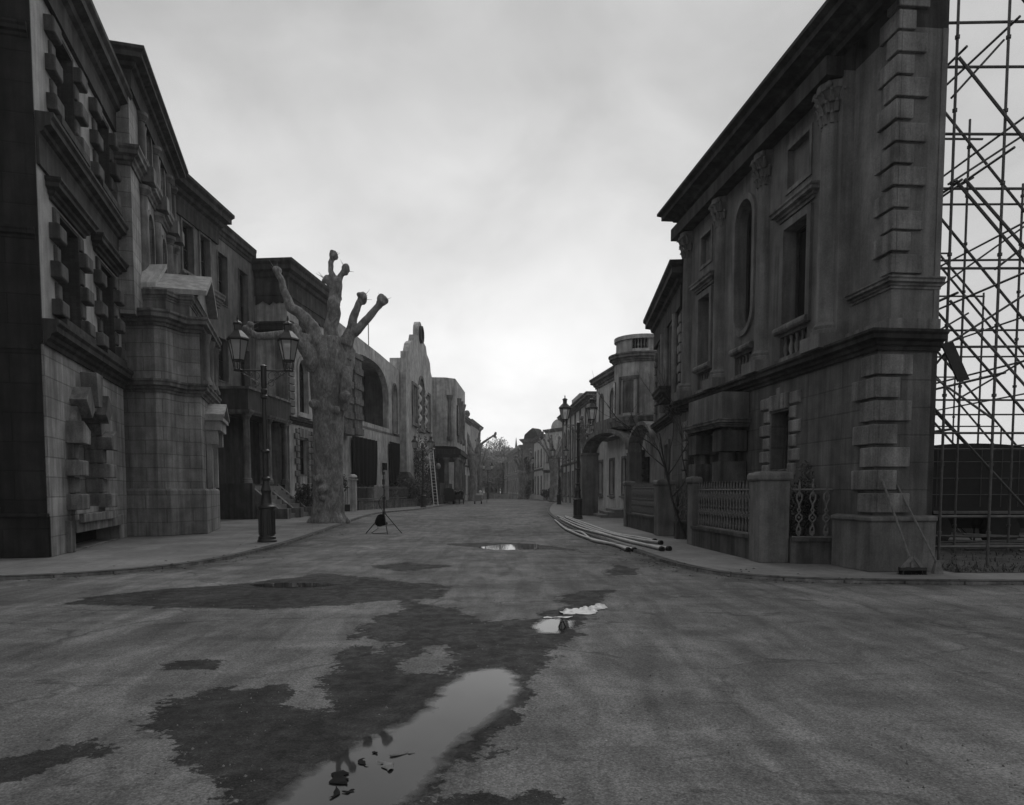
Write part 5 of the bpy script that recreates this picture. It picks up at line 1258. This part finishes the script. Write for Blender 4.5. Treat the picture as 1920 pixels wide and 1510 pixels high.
# hoses
HZ = .045
hs_ = [([(2.81, 37.9), (3.02, 29.1), (3.21, 22.8), (3.66, 20.5), (3.84, 19.3)], 'hose ending farthest back on the right pavement', 0),
 ([(2.7, 36.4), (2.88, 25.9), (3.19, 21.5), (3.51, 19.7), (3.86, 18.6)], 'hose end second from the back on the right pavement', 0),
 ([(2.3, 34.4), (2.42, 26.3), (2.81, 22.2), (3.15, 19.3), (3.47, 16.6)], 'hose end on the kerb, left of the rightmost one', 0),
 ([(2.4, 37.9), (2.58, 29.1), (2.72, 25.2), (2.98, 20.5), (3.28, 18), (3.66, 16.7)], 'rightmost hose end nearest the camera on the pavement', 0),
 ([(2.05, 34.4), (1.99, 26.3), (2.34, 24.2), (2.29, 20.5), (2.66, 18.9), (2.77, 17.1)], 'crooked hose lying in the gutter, left one of the pair', RZ),
 ([(2.02, 27), (1.98, 26), (2.23, 21.5), (2.58, 19.3), (2.92, 17.1)], 'straighter hose in the gutter beside the kerb', RZ)]
def cr(pts, k=10):
    out = []; P_ = [Vector(p) for p in pts]; P_ = [2 * P_[0] - P_[1]] + P_ + [2 * P_[-1] - P_[-2]]
    for i in range(1, len(P_) - 2):
        for s_ in range(k):
            t = s_ / k; a, b, c_, d = P_[i - 1:i + 3]
            out.append(.5 * ((2 * b) + (-a + c_) * t + (2 * a - 5 * b + 4 * c_ - d) * t * t + (-a + 3 * b - 3 * c_ + d) * t ** 3))
    return out + [P_[-2]]
for pts, lb, z in hs_:
    r = thing('hose', 'pale fat ' + lb, 'hose', (pts[-1][0], pts[-1][1], z), 0, 'fat hoses laid along the right kerb')
    P_ = cr([(x - pts[-1][0], y - pts[-1][1], .05) for x, y in pts])
    m = M(); m.tube(P_, .043, 10); m.obj('pipe', 'plastic', r, 50)
    d = (P_[-1] - P_[-3]).normalized(); m = M(); m.tube([P_[-1] - d * .06, P_[-1] + d * .02, P_[-1] + d * .03], [.066, .066, .05], 12); m.obj('coupling', 'rubber', r, 50)
    m = M(); m.tube([P_[-1] + d * .031, P_[-1] + d * .034], .04, 10); m.obj('opening', 'dark', r)  # dark disc coloured as the shaded bore of the pipe
# brooms
r = thing('broom', 'wide push broom with triangular bracket leaning on the near right corner', 'broom', (6.68, 11.95, 0))
m = M(); m.tube([(0, 0, .14), (-.36, .36, 1.56)], .019, 8); m.obj('handle', 'wood', r)
m = M(); m.box(-.22, .22, -.04, .04, .07, .12); m.obj('head', 'wood_dk', r)
m = M()
for i in range(200): x, y = random.uniform(-.22, .22), random.uniform(-.04, .04); m.tube([(x, y, .08), (x * 1.06, y * 1.3, .0)], .004, 3)
m.obj('bristles', 'dark', r)
m = M(); m.obox((-.1, -.01, .2), (.085, 0, .1), (0, .012, 0), (.02, 0, -.02)); m.obox((.09, -.01, .2), (-.075, 0, .1), (0, .012, 0), (.02, 0, .02)); m.tube([(0, 0, .1), (-.03, .03, .25)], .025, 8); m.obj('bracket', 'wood', r)
r = thing('broom', 'thin brush leaning right of the push broom against the wall', 'broom', (7.18, 12.1, 0))
m = M(); m.tube([(0, 0, .16), (-.55, .33, 1.5)], .017, 8); m.obj('handle', 'wood', r)
m = M(); m.add([(-.03, -.03, .22), (.03, -.03, .22), (.03, .03, .22), (-.03, .03, .22), (-.08, -.05, .0), (.08, -.05, .0), (.08, .05, .0), (-.08, .05, .0)], [(0, 1, 2, 3), (4, 7, 6, 5), (0, 4, 5, 1), (1, 5, 6, 2), (2, 6, 7, 3), (3, 7, 4, 0)]); m.obj('head', 'wood', r)
# ladder
r = thing('ladder', 'long wooden ladder leaning beside the gabled building', 'ladder', (-7.16, 67.9, 0))
top = Vector((-.75, 2.6, 5.35))
for s_ in (-.2, .2): m = M(); m.tube([(s_, 0, 0), top + Vector((s_, 0, 0))], .045, 6); m.obj('rail', 'white_p', r)
m = M()
for i in range(1, 18): p = top * (i / 18); m.tube([p - Vector((.2, 0, 0)), p + Vector((.2, 0, 0))], .025, 6)
m.obj('rungs', 'white_p', r)
# dark machines and cart
r = thing('generator', 'black box shaped machine on wheels with arched top by the left kerb', 'machine', (-6.72, 77, RZ))
m = M(); m.plate(arch(-.55, .55, .45, 1.75, 10, .6), [], -.5, .7); m.box(-.62, .62, -.55, -.5, .3, .5); m.obj('body', 'rubber', r)
m = M()
for x in (-.5, .5): m.lathe([(0, -.1), (.26, -.1), (.26, .1), (0, .1)], 0, 0, 14); m.v[-56:] = [(z + x, y_ - .3, x_ + .27) for x_, y_, z in m.v[-56:]]
m.obj('wheel', 'dark', r)
m = M(); m.box(-.42, .42, -.53, -.51, .32, .4); m.obj('bumper', 'grey_p', r)
r = thing('wheeled_cart', 'black spoked handcart with pale hoops right of the black machine', 'cart', (-5.75, 77.2, RZ))
m = M()
for x, y in ((-.45, 0), (.1, .1), (.55, -.1)):
    for rr in (.3, .27): pts = [(x, y + rr * math.cos(2 * PI * i / 16), .32 + rr * math.sin(2 * PI * i / 16)) for i in range(17)]; m.tube(pts, .035, 5)
m.obj('wheels', 'dark', r)
m = M(); m.box(-.4, .5, -.3, .4, .5, 1.0); m.ball((.3, 0, 1.2), .35, 1, 1, .9, wob=.5); m.ball((-.3, 0, 1.2), .3, 1, 1, 1, wob=.5); m.obj('load', 'rubber', r)
m = M()
for x in (-.4, .3): m.tube([(x - .3 * math.cos(PI * i / 8), -.35, 1.15 + .35 * math.sin(PI * i / 8)) for i in range(1, 8)], .035, 5)
m.obj('hoops', 'grey_p', r)
r = thing('handcart', 'small pale grey handcart with black wheels standing in the road', 'cart', (-3.7, 79, RZ))
m = M(); m.box(-.38, .38, -.5, .6, .35, .95); m.box(-.42, .42, -.54, -.5, .3, .62); m.obj('body', 'grey_p', r)
m = M(); m.box(-.2, .5, .1, .7, .95, 1.15); m.ball((.2, .4, 1.3), .18); m.ball((.6, .4, 1.2), .14); m.obj('load', 'white_p', r)
m = M(); m.tube([(.4, .2, .6), (.9, .3, .5), (.95, .3, .1)], .03, 6); m.obj('shaft', 'grey_p', r)
for x in (-.36, .36):
    m = M(); m.lathe([(.02, -.06), (.22, -.06), (.22, .06), (.02, .06)], 0, 0, 14); m.v = [(z + x, y_ - .3, x_ + .22) for x_, y_, z in m.v]; m.obj('wheel', 'rubber', r)
# plastic sheet and clumps in the puddles
def crumple(name, label, cat, loc, L_, W_, h, seed, mat, rz=0, n=34, k=12):
    m = M(); vs = []
    for i in range(n + 1):
        for j in range(k + 1):
            u, v = i / n, j / k; wd_ = W_ * (.45 + .55 * math.sin(u * 5 + seed) ** 2) * (.3 + .7 * math.sin(PI * min(1, u * 1.05 + .02)) ** .5)
            x = (u - .5) * L_; y = (v - .5) * wd_ + .08 * L_ * math.sin(u * 4 + seed)
            q_ = Vector((x * 9, y * 9, seed)); z = h * (abs(noise.noise(q_)) * 1.8 + .6 * abs(noise.noise(q_ * 2.7))) * math.sin(PI * v) ** .5 + .004 if 0 < v < 1 else .004
            x += .03 * noise.noise(q_ * 2 + Vector((5, 0, 0))); y += .03 * noise.noise(q_ * 2 + Vector((0, 7, 0))); vs.append((x, y, z))
    fs = [(i * (k + 1) + j, (i + 1) * (k + 1) + j, (i + 1) * (k + 1) + j + 1, i * (k + 1) + j + 1) for i in range(n) for j in range(k)]
    m.add(vs, fs); o_ = m.obj(name, mat, None, 40); o_.location = loc; o_.rotation_euler = (0, 0, rz); return tag(o_, label, cat)
crumple('plastic_sheet', 'crumpled pale plastic sheet lying in the wet patch', 'litter', (.88, 8.72, RZ + .002), .85, .42, .045, 3.1, 'bag', .75)
crumple('plastic_scrap', 'pale wet scrap trailing from the plastic sheet to the puddle', 'litter', (.52, 8.18, RZ + .006), .36, .1, .012, 1.1, 'bag', .35)
for i, (x, y, L_, W_, rz, lb, mt) in enumerate(((-.86, 3.56, .2, .085, 2.0, 'largest dark mud clump in the near puddle', 'dark'), (-.845, 3.38, .12, .04, 1.75, 'dark tail shaped clump below the largest mud clump', 'dark'), (-.79, 3.40, .06, .05, .3, 'round dark clump right of the largest mud clump', 'dark'),
      (-.785, 3.77, .11, .05, 1.9, 'middle sized dark clump near the puddle edge', 'dark'), (-.755, 3.92, .05, .04, 0, 'smallest dark clump at the puddle edge', 'dark'), (-.665, 3.72, .14, .06, 2.3, 'pale wet leaf litter floating in the near puddle', 'wood'), (-.6, 3.9, .12, .03, .2, 'thin pale scrap floating in the near puddle', 'wood'))):
    crumple('leaf_litter' if mt == 'wood' else 'mud_clump', lb, 'debris', (x, y, RZ + .006), L_, W_, .008, i * 1.7, mt, rz, 14, 7)
m = M(); m.tube([(0, 0, .0), (.02, .02, .04), (.05, .03, .05), (.07, .0, .0)], .008, 5); m.tube([(.02, .02, .04), (.0, -.05, .01)], .007, 5); o = m.obj('twig', 'dark'); o.location = (.5, 7.62, RZ + .006); tag(o, 'small dark twig standing in the bright middle puddle', 'debris')

# ---------------------------------------------------------------- scaffolding behind the right facade
r = thing('scaffolding', 'raking tube scaffolding propping the back of the classical facade', 'scaffolding', (7.85, 13.2, 0))
planes = [0, 2.8, 6.0, 9.4]; colsx = [0, .9, 2.0, 3.2, 4.5, 5.9, 7.4]
def topz(x): return 10.6 - max(0, x - .9) * 1.12 if x > 0 else 10.6
def tb(m, a, b, rr=.02): m.tube([a, b], rr, 6)
nb = 0
for pi_, y in enumerate(planes):
    off = 0 if pi_ == 0 else (-.02 * pi_)
    for cxi, x in enumerate(colsx):
        if pi_ == 0 and cxi > 3: continue
        H_ = topz(x) - (.0 if pi_ else 0)
        if H_ < 1.2: continue
        m = M(); tb(m, (x, y, 0), (x, y, H_), .024)
        z = .6
        while z < H_: m.lathe([(.045, z), (.045, z + .05)], x, y, 6); z += 1.02 if pi_ % 2 else 1.25
        m.obj('standard', 'tube_dk', r)
    zs_ = [.36, .92, 2.45, 4.0, 5.4, 6.8, 7.75, 8.9, 9.65] if pi_ == 0 else [2.2 + pi_ * .12, 3.4, 4.9, 6.3 + pi_ * .1, 7.6, 9.0]
    for z in zs_:
        xm = .9 + (10.6 - z) / 1.12; xm = min(xm, 9)
        m = M(); tb(m, (-.25, y + .06, z), (xm, y + .06, z + random.uniform(-.03, .05)), .024 if z > 1 else .028); m.obj('ledger', 'tube' if z < 1 else 'tube_dk', r)
    # rakers, some doubled, from the wall head down to the ground
    rk = [((.9, 10.2), (9.4, .3)), ((.0, 9.0), (7.6, .2)), ((.02, 6.9), (6.2, .1)), ((.0, 4.8), (4.4, .1))]
    for k, ((xa, za), (xb, zb)) in enumerate(rk):
        dz = -.12 * pi_ if pi_ else 0
        m = M(); tb(m, (xa, y - .06, za + dz), (xb, y - .06, zb), .028 if k < 3 else .024)
        if k in (0, 2) and pi_ in (0, 2): tb(m, (xa + .16, y - .06, za + dz + .02), (xb + .3, y - .06, zb + .1), .028)
        m.obj('raker', 'tube' if (k == 3 and pi_ == 0) else 'tube_dk', r)
    for k, (a, b) in enumerate((((0, 6.9), (2.0, 8.1)), ((0, 8.4), (.9, 9.3)), ((.9, 5.4), (3.2, 7.1)), ((0, 4.0), (2.0, 5.2)), ((2.0, 3.4), (4.5, 4.9)))[:5 if pi_ < 2 else 2]):
        m = M(); tb(m, (a[0], y + .12, a[1]), (b[0] + .2 * (pi_ % 2), y + .12, b[1] + .1), .022); m.obj('brace', 'tube_dk', r)
for i, (x, z) in enumerate(((0, 9.1), (.9, 9.6), (2.0, 8.6), (0, 6.85), (.9, 7.4), (3.2, 7.2), (0, 4.9), (2.0, 5.6), (4.5, 5.6), (0, 2.5), (.9, 3.5), (3.2, 4.2), (5.9, 4.0), (4.5, 2.5))):
    m = M(); tb(m, (x + .05, -.2, z), (x + .05, 11.4, z), .024); m.obj('transom', 'tube_dk', r)
for i in range(6):
    if i > 1: continue
    m = M(); x = (0, .9, 2.0, 3.2)[i % 4]; z = 1.5 + i * 1.2; tb(m, (x, 0 if i % 2 else 4.4, z), (x, 4.4 if i % 2 else 0, z + 2.4), .022); m.obj('sway_brace', 'tube_dk', r)
m = M(); m.obox((.22, -.2, 3.55), (.10, 0, .02), (0, .02, 0), (.16, 0, -.33)); o = m.obj('plank', 'wood_dk'); o.location = (7.62, 13.1, .12); tag(o, 'short tilted board hanging in the scaffolding beside the facade', 'board')
m = M(); m.obox((0, 0, 3.3), (.05, 0, 0), (0, .02, 0), (.08, 0, -.25)); o = m.obj('plank', 'wood_dk'); o.location = (7.5, 13.6, 0); tag(o, 'small dark board hanging left of the larger tilted one', 'board')
r = thing('box_trailer', 'black covered trailer with a wire grid side behind the scaffolding', 'trailer', (11.6, 18.6, 0))
m = M(); ol = arch(-1.75, 1.15, .85, 2.55, 16, .12); m.plate(ol, [], -.9, 2.2); m.obj('body', 'rubber', r)
m = M()
for x in (-1.2, -.7, -.12, .38, .8): m.tube([(x, -.93, 1.0), (x, -.93, 2.45)], .009, 4)
for z in (1.3, 1.7, 2.1): m.tube([(-1.4, -.93, z), (1.05, -.93, z)], .009, 4)
m.obj('wire_grid', 'tube', r)
m = M(); m.box(-1.3, 1.0, -1.0, -.9, .82, .9); m.obj('sill', 'tube', r)
for x in (-1.1, .6):
    m = M(); m.lathe([(.05, -.15), (.42, -.15), (.42, .15), (.05, .15)], 0, 0, 18); m.v = [(x_ + x, z - .6, y_ + .42) for x_, y_, z in m.v]; m.obj('wheel', 'rubber', r, 30)
m = M(); m.box(-1.9, 1.4, -.5, 2.0, .45, .84); m.obj('chassis', 'dark', r)
m = M(); leaves(m, (0, 0, 1.0), 3, 5000, .1, 6, .5, .42, 31); m.box(-14, 20, .2, 1.0, 0, 1.7); o = m.obj('hedge', 'leaf'); o.location = (24, 30, 0); tag(o, 'dark hedge across the ground behind the scaffolding', 'hedge')
m = M(); m.box(8.6, 30, 24, 24.1, 0, 2.1); o = m.obj('hoarding', 'wood_dk'); tag(o, 'dark boarded hoarding low behind the scaffolding', 'hoarding')
m = M()
for i in range(14): m.tube([(random.uniform(8.5, 14), random.uniform(15.5, 17), random.uniform(.05, .5)), (random.uniform(12, 18), random.uniform(15.5, 17), random.uniform(.1, .5))], .03, 6)
tag(m.obj('spare_tubes', 'tube_dk'), 'heap of spare dark scaffold tubes on the ground under the trailer', 'tubes')

m = M(); leaves(m, (-3, 214, 2.6), 9, 9000, .3, 2.4, .5, .42, 91); tag(m.obj('far_wood', 'leaf_l'), 'low distant greenery closing the view behind the street end', 'greenery', kind='stuff')
# loose grit and pebbles on the asphalt near the camera
m = M(); rg = random.Random(77)
for i in range(2600):
    y = 2.7 + 9 * rg.random() ** 2; x = rg.uniform(-.75, .75) * (y + .5); s_ = rg.choice((.003, .004, .005, .006, .009)) * rg.uniform(.7, 1.2)
    if any(abs(x - px) < .5 and abs(y - py) < .6 for px, py in ((-.3, 5.0), (-.6, 4.0), (-.8, 3.3), (.45, 7.75))): continue
    a = rg.random() * 6; m.add([(x + s_ * math.cos(a + t) * rg.uniform(.7, 1.3), y + s_ * math.sin(a + t) * rg.uniform(.7, 1.3), RZ) for t in (0, 1.6, 3.1, 4.7)] + [(x, y, RZ + s_ * 1.2)], [(0, 1, 4), (1, 2, 4), (2, 3, 4), (3, 0, 4)])
tag(m.obj('grit', 'kerb'), 'loose grit and small stones scattered over the asphalt', 'grit', kind='stuff')
m = M(); rg = random.Random(5)
for i in range(900):
    ln = KLs if i % 2 else KRs; k_ = rg.randrange(len(ln) - 1); a_, b_ = ln[k_], ln[k_ + 1]; t = rg.random()
    x, y = a_[0] + (b_[0] - a_[0]) * t, a_[1] + (b_[1] - a_[1]) * t; sd_ = 1 if i % 2 else -1; off = rg.expovariate(4) * (1 if rg.random() < .75 else -1.5)
    x += sd_ * (off + .03) ; z = RZ if off > -.01 else .004
    if y > 45: continue
    s_ = rg.uniform(.015, .035); a = rg.random() * 6.3; c, d_ = math.cos(a) * s_, math.sin(a) * s_
    m.add([(x - c, y - d_, z + .002), (x + d_ * .6, y - c * .6, z + .012), (x + c, y + d_, z + .003), (x - d_ * .6, y + c * .6, z + .014)], [(0, 1, 2, 3)])
tag(m.obj('fallen_leaves', 'wood_dk'), 'dead leaves and scraps blown along the gutters', 'leaves', kind='stuff')
# ---------------------------------------------------------------- thin haze down the street
m = M(); m.box(-305, 305, -65, 425, -1.1, 24); hz_ = m.obj('haze', 'dark'); tag(hz_, 'thin grey air down the length of the street', 'haze', kind='stuff')
k = NT('haze air'); k.t.nodes.remove(k.b); pv = k.n('VolumePrincipled'); pv.inputs['Color'].default_value = g3(.9); pv.inputs['Density'].default_value = .0006; pv.inputs['Anisotropy'].default_value = .3
k.L.new(pv.outputs[0], k.N['Material Output'].inputs['Volume']); hz_.data.materials[0] = k.m
